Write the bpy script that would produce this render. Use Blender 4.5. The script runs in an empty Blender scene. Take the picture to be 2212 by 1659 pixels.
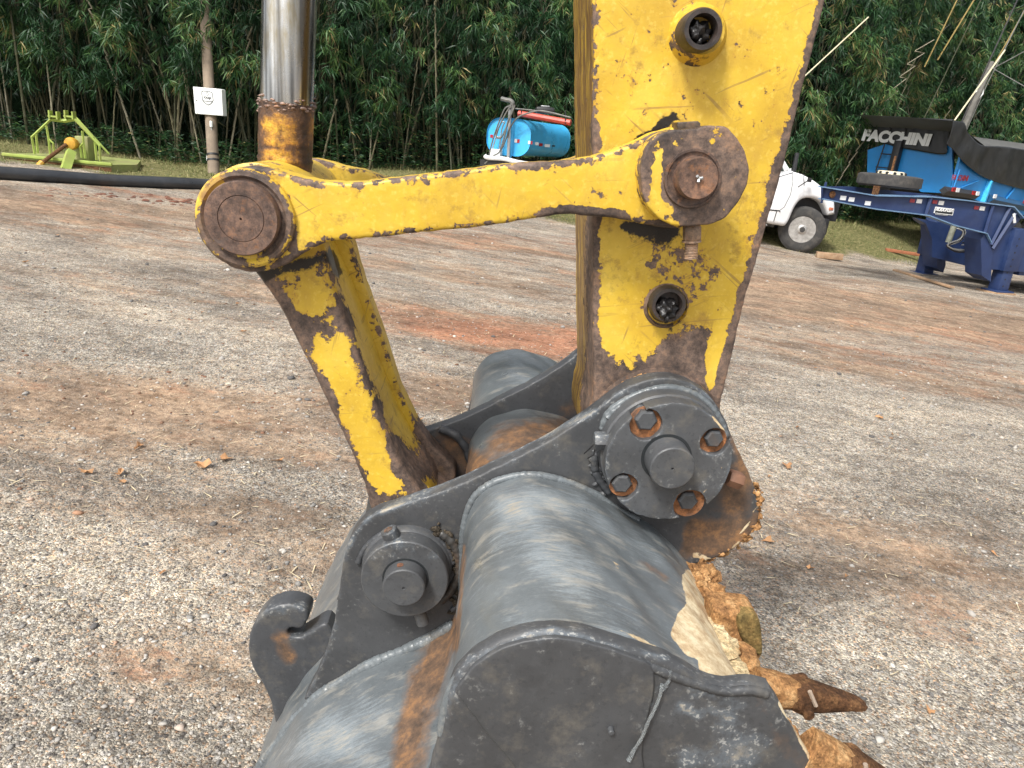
import bpy, bmesh, math, random
import numpy as np
from mathutils import Vector, Matrix
from mathutils.geometry import delaunay_2d_cdt
random.seed(7); rng = np.random.default_rng(7)
S = bpy.context.scene
COL = S.collection
# ---------------------------------------------------------------- camera
# photo measured on a 2212 x 1659 grid, focal length 1597 of its pixels
PW, PH, PF = 2212.0, 1659.0, 1597.0
HEAD, PITCH, ROLL = map(math.radians, (3.3, 18.48, 4.3))
Fh = np.array([math.sin(HEAD), math.cos(HEAD), 0.0]); ZV = np.array([0, 0, 1.0])
FW = Fh*math.cos(PITCH) - ZV*math.sin(PITCH)
R0 = np.array([math.cos(HEAD), -math.sin(HEAD), 0.0]); U0 = np.cross(R0, FW)
CR = R0*math.cos(ROLL) + U0*math.sin(ROLL); CU = U0*math.cos(ROLL) - R0*math.sin(ROLL)
cam = bpy.data.cameras.new('camera'); cam.lens = PF/PW*36; cam.sensor_width = 36
cam.clip_start = 0.05; cam.clip_end = 900
co = bpy.data.objects.new('camera', cam); COL.objects.link(co)
co.matrix_world = Matrix(((CR[0], CU[0], -FW[0], 0), (CR[1], CU[1], -FW[1], 0), (CR[2], CU[2], -FW[2], 0), (0, 0, 0, 1)))
S.camera = co
# ---------------------------------------------------------------- light
SUN_EL, SUN_AZ = 52, 215     # degrees; azimuth clockwise from +Y, where the light comes FROM
w = bpy.data.worlds.new('World'); S.world = w; w.use_nodes = True
wn = w.node_tree; wn.nodes.clear()
sky = wn.nodes.new('ShaderNodeTexSky'); sky.sky_type = 'NISHITA'; sky.sun_disc = False
sky.sun_elevation = math.radians(SUN_EL); sky.sun_rotation = math.radians(SUN_AZ)
sky.dust_density = 4.0; sky.air_density = 1.0
hs = wn.nodes.new('ShaderNodeHueSaturation'); hs.inputs['Saturation'].default_value = 0.28
bg = wn.nodes.new('ShaderNodeBackground'); bg.inputs['Strength'].default_value = 0.14
wo = wn.nodes.new('ShaderNodeOutputWorld')
wn.links.new(sky.outputs[0], hs.inputs['Color']); wn.links.new(hs.outputs[0], bg.inputs['Color']); wn.links.new(bg.outputs[0], wo.inputs[0])
sl = bpy.data.lights.new('sun', 'SUN'); sl.energy = 2.3; sl.angle = math.radians(10); sl.color = (1, 0.965, 0.91)
so = bpy.data.objects.new('sun', sl); COL.objects.link(so)
az, el = math.radians(SUN_AZ), math.radians(SUN_EL)
sd = Vector((math.sin(az)*math.cos(el), math.cos(az)*math.cos(el), math.sin(el)))
so.rotation_euler = sd.to_track_quat('Z', 'Y').to_euler(); so.location = (-3, -3, 6)
S.view_settings.view_transform = 'Standard'; S.view_settings.look = 'None'
S.view_settings.exposure = 0.75; S.view_settings.gamma = 1
S.render.engine = 'CYCLES'
S.cycles.max_bounces = 6; S.cycles.diffuse_bounces = 3; S.cycles.glossy_bounces = 3; S.cycles.transparent_max_bounces = 6

# ---------------------------------------------------------------- geometry helpers
def ray(x, y): return FW*PF + CR*(x-PW/2) + CU*(PH/2-y)
def PD(x, y, D): return ray(x, y)*(D/PF)
def proj(P):
    P = np.asarray(P, float); D = P@FW
    return PW/2+PF*(P@CR)/D, PH/2-PF*(P@CU)/D
def sst(a, b, x):
    t = np.clip((x-a)/(b-a), 0, 1); return t*t*(3-2*t)
def bam_line(X): return 17.9 + 1.6*sst(-7, 1, X) + 0.11*np.clip(X, 0, 40) + 4.5*sst(9.5, 15, X)
def gz(X, Y):
    X = np.asarray(X, float); Y = np.asarray(Y, float)
    return -1.6 - 0.06*np.clip(X, -30, 30) + sst(-4.5, -0.2, Y-bam_line(X))*(0.05+0.55*sst(-7, 0, X))
def G(x, y):
    d = ray(x, y); t = -1.6/(d[2]+.06*d[0]); p = d*t
    return p
class Frame:
    """a vertical building plane: local x to the right, y away, z up"""
    def __init__(s, O=(0, 0, 0), a=0.0, tilt=0.0):
        s.O = np.array(O, float); a = math.radians(a)
        e1 = np.array([math.cos(a), math.sin(a), tilt]); s.e1 = e1/np.linalg.norm(e1)
        s.e2 = np.array([-math.sin(a), math.cos(a), 0.0]); s.e3 = np.cross(s.e1, s.e2)
    def W(s, x, y, z): return s.O + s.e1*x + s.e2*y + s.e3*z
    def L(s, px, py, y=0.0):
        d = ray(px, py); t = (y + s.O@s.e2)/(d@s.e2); p = d*t - s.O
        return np.array([p@s.e1, p@s.e3])
WF = Frame()
def PY(px, py, Y): d = ray(px, py); return d*(Y/d[1])
def crv(pts, n=6, closed=True):
    """Catmull-Rom through points; a point given with a third value is a hard corner"""
    P = []
    for p in pts:
        P.append(p[:2])
        if len(p) > 2: P.append(p[:2])
    P = np.array(P, float); N = len(P); out = []
    rngi = range(N) if closed else range(N-1)
    for i in rngi:
        p0 = P[(i-1) % N] if (closed or i > 0) else P[0]
        p1 = P[i]; p2 = P[(i+1) % N]; p3 = P[(i+2) % N] if (closed or i+2 < N) else P[-1]
        if np.allclose(p1, p2): continue
        if np.allclose(p0, p1): p0 = p1-(p2-p1)
        if np.allclose(p2, p3): p3 = p2+(p2-p1)
        for k in range(n):
            t = k/n
            out.append(0.5*((2*p1)+(-p0+p2)*t+(2*p0-5*p1+4*p2-p3)*t*t+(-p0+3*p1-3*p2+p3)*t**3))
    if not closed: out.append(P[-1])
    return np.array(out)
def resamp(P, step, closed=True):
    Q = np.vstack([P, P[:1]]) if closed else np.asarray(P)
    seg = np.linalg.norm(np.diff(Q, axis=0), axis=1); L = np.concatenate([[0], np.cumsum(seg)])
    n = max(4, int(round(L[-1]/step))); t = np.linspace(0, L[-1], n+1)
    R = np.stack([np.interp(t, L, Q[:, i]) for i in range(Q.shape[1])], 1)
    return R[:-1] if closed else R
def inset(P, d):
    a = np.roll(P, 1, 0); b = np.roll(P, -1, 0)
    t = b-a; t /= np.maximum(np.linalg.norm(t, axis=1, keepdims=True), 1e-9)
    n = np.stack([-t[:, 1], t[:, 0]], 1)
    A = 0.5*np.sum(P[:, 0]*np.roll(P[:, 1], -1)-np.roll(P[:, 0], -1)*P[:, 1])
    return P + n*d*(1 if A > 0 else -1)
def link(name, me, mat=None, parent=None, sharp=35, **props):
    o = bpy.data.objects.new(name, me)
    COL.objects.link(o)
    if mat is not None: me.materials.append(mat)
    if parent is not None:
        o.parent = parent; o.matrix_parent_inverse = parent.matrix_world.inverted()
    if sharp is not None:
        me.shade_smooth() if hasattr(me, 'shade_smooth') else None
        me.set_sharp_from_angle(angle=math.radians(sharp))
    for k, v in props.items(): o[k] = v
    return o
def caps_eval(px, py, caps):
    v = np.zeros(len(px))
    for c in caps:
        x0, y0, x1, y1, r, a = c
        dx, dy = x1-x0, y1-y0; L2 = dx*dx+dy*dy+1e-9
        t = np.clip(((px-x0)*dx+(py-y0)*dy)/L2, 0, 1)
        d = np.hypot(px-x0-t*dx, py-y0-t*dy)
        v += a*sst(1.0, 0.0, d/r)
    return v
def set_attrs(me, caps, edge=None, edge_amp=0.0, edge_r=0.008, base=0.0):
    n = len(me.vertices); c = np.empty(n*3); me.vertices.foreach_get('co', c); c = c.reshape(-1, 3)
    px, py = proj(c)
    for k in ('wear', 'rust', 'dirt', 'grease'):
        v = caps_eval(px, py, caps.get(k, [])) if caps else np.zeros(n)
        if k == 'wear':
            v += base
            if edge is not None: v += edge_amp*np.exp(-edge/edge_r)
        a = me.attributes.new(k, 'FLOAT', 'POINT'); a.data.foreach_set('value', v.astype(np.float32))
def mk(name, verts, faces, mat, parent=None, sharp=35, caps=None, base=0.0, **props):
    me = bpy.data.meshes.new(name)
    me.from_pydata([tuple(map(float, v)) for v in verts], [], [tuple(map(int, f)) for f in faces]); me.validate(); me.update()
    bm = bmesh.new(); bm.from_mesh(me); bmesh.ops.recalc_face_normals(bm, faces=bm.faces); bm.to_mesh(me); bm.free()
    if caps is not None: set_attrs(me, caps, base=base)
    return link(name, me, mat, parent, sharp, **props)
def plate(name, fr, out, y0, y1, mat, parent=None, bev=0.004, step=0.012, caps=None, edge_amp=0.5, edge_r=0.006,
          fill=True, base=0.0, pts_local=False, jit=0.0, sharp=35, nside=2, **props):
    """outline (photo grid, measured on plane y0) -> solid plate from y0 back to y1 with a worn, rounded front edge"""
    P = np.array(out, float) if pts_local else np.array([fr.L(px, py, y0) for px, py in out])
    P = resamp(P, step)
    if caps is not None and bev < .02:
        k_ = np.arange(len(P)); ph_ = rng.random(4)*6.28; d_ = .0005*np.sin(k_*.31+ph_[0])+.0003*np.sin(k_*.83+ph_[1])+.0003*np.sin(k_*1.7+ph_[2])+.0002*rng.normal(0, 1, len(P)); P = inset(P, d_[:, None])
    rings = []
    K = 3
    for k in range(K+1):
        th = k/K*math.pi/2
        rings.append((bev*(1-math.sin(th)), y0+bev*(1-math.cos(th))))
    # rings[0] = innermost on the face
    V = []; F = []; E = []
    n = len(P); ring_idx = []
    for ins, y in rings:
        Q = inset(P, ins) if ins > 0 else P
        ring_idx.append(len(V)); V += [fr.W(q[0], y, q[1]) for q in Q]; E += [0.0]*n
    for k in range(1, nside+1):
        y = y0+bev+(y1-y0-bev)*k/nside
        ring_idx.append(len(V)); V += [fr.W(q[0], y, q[1]) for q in P]; E += [0.004]*n
    for a, b in zip(ring_idx[:-1], ring_idx[1:]):
        for i in range(n):
            j = (i+1) % n; F.append((a+i, a+j, b+j, b+i))
    def cap(Q, y, inner, start):
        pts = [Vector(q) for q in Q]
        extra = []
        if inner:
            mn = Q.min(0); mx = Q.max(0)
            xs = np.arange(mn[0], mx[0], step); zs = np.arange(mn[1], mx[1], step*.87)
            g = [(x+(step/2 if k % 2 else 0), z) for k, z in enumerate(zs) for x in xs]
            g = np.array(g) if g else np.zeros((0, 2))
            # inside test + distance to border
            if len(g):
                A = Q; B = np.roll(Q, -1, 0); ins = np.zeros(len(g), bool); dist = np.full(len(g), 1e9)
                for a, b in zip(A, B):
                    c = ((a[1] > g[:, 1]) != (b[1] > g[:, 1]))
                    xx = (b[0]-a[0])*(g[:, 1]-a[1])/(b[1]-a[1]+1e-12)+a[0]
                    ins ^= c & (g[:, 0] < xx)
                    d = b-a; L2 = d@d+1e-12; t = np.clip(((g-a)@d)/L2, 0, 1)
                    dist = np.minimum(dist, np.linalg.norm(g-a-t[:, None]*d, axis=1))
                ok = ins & (dist > step*.55)
                extra = list(zip(g[ok], dist[ok]))
        pts += [Vector(e[0]) for e in extra]
        vo, eo, fo, ov, oe, of = delaunay_2d_cdt(pts, [], [list(range(len(Q)))], 1, 1e-7)
        mp = []
        for i, v in enumerate(vo):
            src = ov[i]
            if src and src[0] < len(Q): mp.append(start+src[0])
            else:
                mp.append(len(V)); V.append(fr.W(v[0], y, v[1])); E.append(extra[src[0]-len(Q)][1] if src else 0.05)
        for f in fo: F.append(tuple(mp[i] for i in f))
    Qi = inset(P, rings[0][0]) if bev > 0 else P
    cap(Qi, y0, fill, ring_idx[0])
    cap(P, y1, False, ring_idx[-1])
    me = bpy.data.meshes.new(name); me.from_pydata([tuple(v) for v in V], [], F); me.validate(clean_customdata=False); me.update()
    bm = bmesh.new(); bm.from_mesh(me); bmesh.ops.recalc_face_normals(bm, faces=bm.faces); bm.to_mesh(me); bm.free()
    if caps is not None: set_attrs(me, caps, np.array(E), edge_amp, edge_r, base)
    return link(name, me, mat, parent, sharp, **props)
def lathe(name, fr, c, prof, mat, parent=None, seg=64, caps=None, base=0.0, sharp=35, wob=0.0, flat=None, **props):
    """c = local (x,z) centre; prof = [(radius, y)] front to back; flat = n for an n-sided nut"""
    V = []; F = []; n = flat or seg
    rb = 1+wob*rng.normal(0, 1, n)
    for r, y in prof:
        for i in range(n):
            t = 2*math.pi*i/n
            V.append(fr.W(c[0]+r*rb[i]*math.cos(t), y, c[1]+r*rb[i]*math.sin(t)))
    for k in range(len(prof)-1):
        for i in range(n):
            j = (i+1) % n; F.append((k*n+i, k*n+j, (k+1)*n+j, (k+1)*n+i))
    F.append(tuple(range(n))); F.append(tuple(range((len(prof)-1)*n, len(prof)*n)))
    return mk(name, V, F, mat, parent, sharp, caps, base, **props)
def pxr(fr, px, py, r, y):
    """radius in metres of a horizontal half-width of r grid pixels"""
    a = fr.L(px-r, py, y); b = fr.L(px+r, py, y); return np.linalg.norm(a-b)/2
class MB:
    def __init__(s): s.v = []; s.f = []
    def add(s, V, F):
        o = len(s.v); s.v += list(V); s.f += [tuple(i+o for i in f) for f in F]; return s
    def tube(s, pts, r, seg=10, cap=True, rr=None):
        P = [np.array(p, float) for p in pts]; V = []; F = []; n = len(P)
        t = P[1]-P[0]; t = t/np.linalg.norm(t); up = np.array([0, 0, 1.]) if abs(t[2]) < .9 else np.array([1., 0, 0])
        u = np.cross(t, up); u /= np.linalg.norm(u)
        for i in range(n):
            t = P[min(i+1, n-1)]-P[max(i-1, 0)]; t = t/max(np.linalg.norm(t), 1e-9)
            u = u-t*(u@t); u /= np.linalg.norm(u); w_ = np.cross(t, u); ri = (rr[i] if rr is not None else r)
            for k in range(seg):
                a = 2*math.pi*k/seg; V.append(P[i]+(u*math.cos(a)+w_*math.sin(a))*ri)
        for i in range(n-1):
            for k in range(seg):
                j = (k+1) % seg; F.append((i*seg+k, i*seg+j, (i+1)*seg+j, (i+1)*seg+k))
        if cap: F.append(tuple(range(seg))); F.append(tuple(range((n-1)*seg, n*seg)))
        return s.add(V, F)
    def box(s, fr, x0, x1, y0, y1, z0, z1, b=0.0):
        if b <= 0:
            V = [fr.W(x, y, z) for x in (x0, x1) for y in (y0, y1) for z in (z0, z1)]
            F = [(0, 1, 3, 2), (4, 6, 7, 5), (0, 4, 5, 1), (2, 3, 7, 6), (0, 2, 6, 4), (1, 5, 7, 3)]
            return s.add(V, F)
        bm = bmesh.new(); bmesh.ops.create_cube(bm, size=1)
        for v in bm.verts: v.co = Vector((v.co.x*(x1-x0), v.co.y*(y1-y0), v.co.z*(z1-z0)))
        bmesh.ops.bevel(bm, geom=bm.edges[:], offset=b, segments=2, affect='EDGES', profile=.5)
        c = ((x0+x1)/2, (y0+y1)/2, (z0+z1)/2)
        V = [fr.W(v.co.x+c[0], v.co.y+c[1], v.co.z+c[2]) for v in bm.verts]
        F = [tuple(v.index for v in f.verts) for f in bm.faces]; bm.free()
        return s.add(V, F)
    def prism(s, fr, poly, y0, y1):
        n = len(poly); V = [fr.W(p[0], y, p[1]) for y in (y0, y1) for p in poly]
        F = [tuple(range(n)), tuple(range(n, 2*n))]+[(i, (i+1) % n, n+(i+1) % n, n+i) for i in range(n)]
        return s.add(V, F)
    def done(s, name, mat, parent=None, sharp=35, caps=None, base=0.0, **props):
        return mk(name, s.v, s.f, mat, parent, sharp, caps, base, **props)
def empty(name, loc, label=None, cat=None, group=None):
    o = bpy.data.objects.new(name, None); COL.objects.link(o); o.location = Vector(loc); o.empty_display_size = .2
    o.matrix_world = Matrix.Translation(Vector(loc))
    if label: o['label'] = label; o['category'] = cat
    if group: o['group'] = group
    return o
def text_mesh(name, s, fr, x, z, size, y, mat, parent, shear=0.0, xs=1.0, thick=0.003, bold=0.0):
    cu = bpy.data.curves.new(name, 'FONT'); cu.body = s; cu.size = size; cu.extrude = thick; cu.shear = shear; cu.offset = bold
    cu.align_x = 'CENTER'; cu.align_y = 'CENTER'
    to = bpy.data.objects.new(name, cu); COL.objects.link(to)
    bpy.context.view_layer.update()
    me = bpy.data.meshes.new_from_object(to.evaluated_get(bpy.context.evaluated_depsgraph_get()))
    bpy.data.objects.remove(to)
    for v in me.vertices:
        v.co = Vector(fr.W(x+v.co.x*xs, y-v.co.z, z+v.co.y))
    me.name = name
    return link(name, me, mat, parent, None)

# ---------------------------------------------------------------- material helpers
class NT:
    def __init__(s, name):
        s.m = bpy.data.materials.new(name); s.m.use_nodes = True; s.t = s.m.node_tree; s.t.nodes.clear()
        s.out = s.n('ShaderNodeOutputMaterial'); s.b = s.n('ShaderNodeBsdfPrincipled'); s.l(s.b.outputs[0], s.out.inputs[0])
        s.tc = s.n('ShaderNodeTexCoord').outputs['Object']
    def n(s, t): return s.t.nodes.new(t)
    def l(s, a, b): s.t.links.new(a, b)
    def put(s, sock, v):
        if isinstance(v, bpy.types.NodeSocket): s.l(v, sock)
        elif isinstance(v, (tuple, list)) and sock.type == 'RGBA': sock.default_value = (*v[:3], 1)
        else: sock.default_value = v
    def attr(s, a):
        n = s.n('ShaderNodeAttribute'); n.attribute_name = a; return n.outputs['Fac']
    def noise(s, scale, detail=4, rough=.6, vec=None, dist=0.0, sc3=None, col=False, off=None):
        n = s.n('ShaderNodeTexNoise'); n.inputs['Scale'].default_value = scale; n.inputs['Detail'].default_value = detail
        n.inputs['Roughness'].default_value = rough; n.inputs['Distortion'].default_value = dist
        s.l(s.mapv(vec, sc3, off), n.inputs['Vector']); return n.outputs['Color' if col else 'Fac']
    def mapv(s, vec, sc3, off=None, rot=None):
        v = vec or s.tc
        if sc3 is None and off is None and rot is None: return v
        m = s.n('ShaderNodeMapping'); s.l(v, m.inputs['Vector'])
        if sc3: m.inputs['Scale'].default_value = sc3
        if off: m.inputs['Location'].default_value = off
        if rot: m.inputs['Rotation'].default_value = rot
        return m.outputs[0]
    def vor(s, scale, feat='F1', out='Distance', vec=None, sc3=None, rnd=1.0):
        n = s.n('ShaderNodeTexVoronoi'); n.feature = feat; n.inputs['Scale'].default_value = scale; n.inputs['Randomness'].default_value = rnd
        s.l(s.mapv(vec, sc3), n.inputs['Vector']); return n.outputs[out]
    def math(s, op, a, b=0.0, c=None, clamp=False):
        n = s.n('ShaderNodeMath'); n.operation = op; n.use_clamp = clamp
        s.put(n.inputs[0], a); s.put(n.inputs[1], b)
        if c is not None: s.put(n.inputs[2], c)
        return n.outputs[0]
    def rng(s, v, a, b, c=0.0, d=1.0, smooth=False):
        n = s.n('ShaderNodeMapRange'); s.put(n.inputs[0], v)
        for i, k in enumerate((a, b, c, d)): n.inputs[i+1].default_value = k
        if smooth: n.interpolation_type = 'SMOOTHSTEP'
        return n.outputs[0]
    def mix(s, f, a, b, mode='MIX'):
        n = s.n('ShaderNodeMix'); n.data_type = 'RGBA'; n.blend_type = mode
        s.put(n.inputs[0], f); s.put(n.inputs[6], a); s.put(n.inputs[7], b); return n.outputs[2]
    def mixf(s, f, a, b):
        n = s.n('ShaderNodeMix'); n.data_type = 'FLOAT'; s.put(n.inputs[0], f); s.put(n.inputs[2], a); s.put(n.inputs[3], b); return n.outputs[0]
    def ramp(s, f, stops, interp='LINEAR'):
        n = s.n('ShaderNodeValToRGB'); s.l(f, n.inputs[0]); r = n.color_ramp; r.interpolation = interp
        while len(r.elements) < len(stops): r.elements.new(0.5)
        for e, (p, c) in zip(r.elements, stops): e.position = p; e.color = (*c, 1)
        return n.outputs[0]
    def bump(s, h, strength=.3, dist=.002, prev=None):
        n = s.n('ShaderNodeBump'); n.inputs['Strength'].default_value = strength; n.inputs['Distance'].default_value = dist
        s.l(h, n.inputs['Height'])
        if prev: s.l(prev, n.inputs['Normal'])
        return n.outputs[0]
    def fin(s, col, rough=.6, metal=0.0, nrm=None, spec=.5, **k):
        s.put(s.b.inputs['Base Color'], col); s.put(s.b.inputs['Roughness'], rough); s.put(s.b.inputs['Metallic'], metal)
        s.put(s.b.inputs['Specular IOR Level'], spec)
        if nrm: s.l(nrm, s.b.inputs['Normal'])
        for a, v in k.items(): s.put(s.b.inputs[a.replace('_', ' ')], v)
        return s.m
def plain(name, col, rough=.6, metal=0.0, var=.25, scale=8, bump=.15, bscale=60, dirt=None, dirt_amt=.5):
    t = NT(name); n = t.noise(scale, 6, .65)
    c = t.mix(t.rng(n, .3, .7), tuple(x*(1-var) for x in col), tuple(min(1, x*(1+var)) for x in col))
    if dirt:
        d = t.noise(scale*.6, 8, .7, off=(3, 7, 1)); c = t.mix(t.rng(d, .48, .72, 0, dirt_amt), c, dirt)
    nb = t.bump(t.noise(bscale, 3, .6), bump, .003)
    return t.fin(c, t.rng(n, .3, .7, max(0, rough-.08), min(1, rough+.08)), metal, nb)
# ---------------------------------------------------------------- materials
def rust_col(t, dark=1.0):
    n = t.noise(14, 8, .7); n2 = t.noise(90, 8, .8, off=(5, 2, 9))
    base = t.ramp(n, [(.30, (.034, .027, .025)), (.44, (.085, .060, .048)), (.56, (.15, .105, .082)), (.74, (.25, .145, .085))])
    fine = t.ramp(n2, [(.34, (.38, .36, .36)), (.5, (1, 1, 1)), (.66, (1.8, 1.6, 1.35))])
    return t.mix(1.0, base, fine, 'MULTIPLY')
def m_yellow(name='yellow_paint', streak=False, scr=1.0):
    t = NT(name); wear = t.attr('wear'); gr = t.attr('grease')
    big = t.noise(20, 10, .70, dist=.4); fine = t.noise(85, 6, .6, off=(2, 4, 8))
    v = t.math('ADD', wear, t.math('MULTIPLY', t.math('SUBTRACT', big, .5), 1.9))
    v = t.math('ADD', v, t.math('MULTIPLY', t.math('SUBTRACT', fine, .5), 1.45))
    v = t.math('ADD', v, t.math('MULTIPLY', t.math('SUBTRACT', t.noise(200, 4, .6, off=(3, 3, 1)), .5), .5))
    chip = t.rng(v, .50, .53)
    rim = t.math('MULTIPLY', t.rng(v, .38, .50), t.math('SUBTRACT', 1.0, chip))
    # yellow itself
    a = t.noise(7, 6, .6, off=(1, 1, 1)); b = t.noise(38, 6, .7, off=(9, 1, 4))
    y = t.ramp(a, [(.28, (.45, .275, .026)), (.5, (.60, .395, .034)), (.72, (.69, .485, .068))])
    y = t.mix(t.rng(b, .45, .78, 0, .55), y, (.50, .33, .05))
    y = t.mix(t.rng(t.noise(120, 3, .6), .55, .75, 0, .35), y, (.85, .66, .16))
    # scratches: straight thin dashes in several directions, in patches
    def dash(ang, sc, thr, seed, reg):
        v0 = t.mapv(None, None, (seed, seed*.7, seed*.3), (0, math.radians(ang), 0))
        d = t.noise(sc, 2.5, .5, vec=v0, sc3=(1, 1, 22)); m_ = t.rng(t.noise(reg, 3, .6, off=(seed, 1, 2)), .47, .60)
        return t.math('MULTIPLY', t.rng(d, thr, thr+.035), m_)
    sc = t.math('MAXIMUM', dash(28, 7, .645, 3.1, 8), dash(-38, 6, .65, 7.7, 7)); sc = t.math('MAXIMUM', sc, dash(78, 8, .655, 12.3, 9)); sc = t.math('MAXIMUM', sc, dash(8, 5, .67, 5.9, 6))
    y = t.mix(t.math('MULTIPLY', sc, .7*scr), y, (.27, .165, .045))
    sm_ = t.noise(26, 5, .75, off=(4, 14, 2)); y = t.mix(t.rng(sm_, .56, .68, 0, .7), y, (.30, .18, .035)); y = t.mix(t.rng(t.noise(5, 8, .72, off=(7, 1, 5), sc3=(2.5, 1, .8)), .54, .70, 0, .5), y, (.40, .235, .035))
    y = t.mix(t.math('MULTIPLY', rim, .55), y, (.42, .20, .03))
    if streak:
        st = t.noise(9, 6, .7, sc3=(7, 7, .35)); y = t.mix(t.rng(st, .30, .52), y, (.15, .08, .028))
        st2 = t.noise(16, 4, .7, sc3=(5, 5, .25), off=(3, 3, 3)); y = t.mix(t.rng(st2, .5, .75, 0, .7), y, (.50, .32, .07))
    r = rust_col(t)
    c = t.mix(chip, y, r)
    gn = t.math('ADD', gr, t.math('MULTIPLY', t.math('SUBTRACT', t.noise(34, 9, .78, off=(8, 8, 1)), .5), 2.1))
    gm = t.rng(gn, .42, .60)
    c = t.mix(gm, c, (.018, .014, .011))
    dn = t.rng(t.math('ADD', t.attr('dirt'), t.math('MULTIPLY', t.math('SUBTRACT', t.noise(24, 6, .7, off=(2, 2, 1)), .5), 1.0)), .3, .8)
    c = t.mix(dn, c, (.30, .17, .06))
    rough = t.mixf(chip, t.rng(b, .3, .7, .36, .52), t.rng(fine, .3, .7, .5, .85)); rough = t.mixf(gm, rough, .33)
    h = t.math('SUBTRACT', t.math('MULTIPLY', t.noise(60, 4, .6, off=(6, 1, 3)), .55), t.math('MULTIPLY', chip, .8))
    nb = t.bump(h, .55, .0022); nb = t.bump(t.noise(9, 4, .6, off=(1, 2, 3)), .35, .008, nb)
    nb = t.bump(t.noise(260, 3, .6), .22, .0008, nb)
    return t.fin(c, rough, 0, nb, spec=.45)
def m_rust(name, tint=(1, 1, 1), rough=.6, rings=False, spec=.45):
    t = NT(name); c = t.mix(1.0, rust_col(t), tint, 'MULTIPLY')
    sp = t.noise(70, 5, .7, off=(4, 4, 4)); c = t.mix(t.rng(sp, .56, .72, 0, .8), c, (.30, .13, .05))
    c = t.mix(t.rng(t.noise(20, 6, .7, off=(1, 8, 4)), .55, .7, 0, .6), c, (.13, .11, .10))
    nb = t.bump(t.noise(45, 6, .7), .5, .002); nb = t.bump(t.noise(300, 3, .6), .3, .0006, nb)
    return t.fin(c, t.rng(sp, .3, .7, rough-.12, min(1, rough+.2)), .15, nb, spec=spec)
def m_grey(name='grey_paint', base=(.050, .053, .058), streak=(1, 1, 1), rough=.42, sheen=(.13, .155, .18), smooth=False):
    """dark grey bucket paint with scuffs, rust and dried mud driven by painted wear maps"""
    t = NT(name); wear = t.attr('wear'); rust = t.attr('rust'); dirt = t.attr('dirt')
    n1 = t.noise(10, 7, .65); n2 = t.noise(70, 5, .65, off=(3, 1, 7))
    c = t.mix(t.rng(n1, .3, .7), tuple(x*.78 for x in base), tuple(x*1.28 for x in base))
    c = t.mix(t.rng(n2, .55, .8, 0, .35), c, tuple(x*2.0 for x in base))
    # scuffing brushed along the metal
    st = t.noise(22, 7, .72, sc3=streak, off=(1, 5, 2)); st2 = t.noise(60, 5, .7, sc3=streak, off=(8, 1, 1))
    sv = t.math('ADD', wear, t.math('MULTIPLY', t.math('SUBTRACT', st, .5), 1.9))
    sv = t.math('ADD', sv, t.math('MULTIPLY', t.math('SUBTRACT', st2, .5), .8))
    c = t.mix(t.rng(sv, .3, 1.0, 0, .70), c, sheen)
    fs = t.noise(150, 3, .6, sc3=(streak[0], streak[1]*2.5, streak[2]), off=(5, 6, 2)); c = t.mix(t.math('MULTIPLY', t.rng(fs, .56, .66), t.rng(sv, .1, .7, .10 if smooth else .0, .75)), c, (.36, .36, .34)); c = t.mix(t.rng(fs, .42, .34, 0, .45), c, (.03, .032, .035))
    c = t.mix(t.rng(sv, .85, 1.2, 0, .75), c, (.34, .29, .21))
    if smooth: c = t.mix(t.rng(t.noise(12, 7, .72, sc3=(1, 3, 1), off=(4, 4, 6)), .53, .63, 0, .42), c, (.34, .315, .265)); c = t.mix(t.rng(t.noise(9, 7, .7, off=(14, 4, 6)), .50, .68, 0, .35), c, (.085, .090, .095))
    else: c = t.mix(t.rng(t.noise(20, 8, .72, off=(4, 4, 6)), .52, .70, 0, .5), c, (.15, .135, .11))
    rv = t.math('ADD', rust, t.math('MULTIPLY', t.math('SUBTRACT', t.noise(16, 8, .68, off=(2, 9, 1)), .5), 1.3))
    rcol = t.ramp(t.noise(30, 7, .75, off=(5, 5, 1)), [(.32, (.045, .032, .024)), (.5, (.125, .075, .045)), (.62, (.24, .125, .055)), (.75, (.42, .20, .08))])
    rm = t.rng(rv, .32, .78); c = t.mix(rm, c, rcol)
    dv = t.math('ADD', dirt, t.math('MULTIPLY', t.math('SUBTRACT', t.noise(13, 9, .66, off=(7, 2, 3), dist=.3), .5), 1.5))
    dm = t.rng(dv, .47, .53)
    dcol = t.ramp(t.noise(38, 8, .75, off=(3, 3, 8)), [(.3, (.26, .165, .085)), (.45, (.46, .34, .20)), (.6, (.66, .56, .37)), (.75, (.74, .68, .50))])
    c = t.mix(dm, c, dcol)
    r = t.rng(n1, .3, .7, rough-.07, rough+.12); r = t.mixf(rm, r, .7); r = t.mixf(dm, r, .9)
    h = t.math('ADD', t.math('MULTIPLY', n2, .4), t.math('MULTIPLY', dm, t.math('ADD', .6, t.noise(60, 7, .8, off=(9, 3, 3)))))
    h = t.math('ADD', h, t.math('MULTIPLY', st2, .35))
    nb = t.bump(h, .30 if smooth else .42, .0016); nb = t.bump(t.noise(7, 4, .6, off=(1, 2, 9)), .25, .010, nb)
    nb = t.bump(t.noise(240, 3, .6), .15, .0006, nb)
    return t.fin(c, r, 0, nb, spec=.5)
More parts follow.
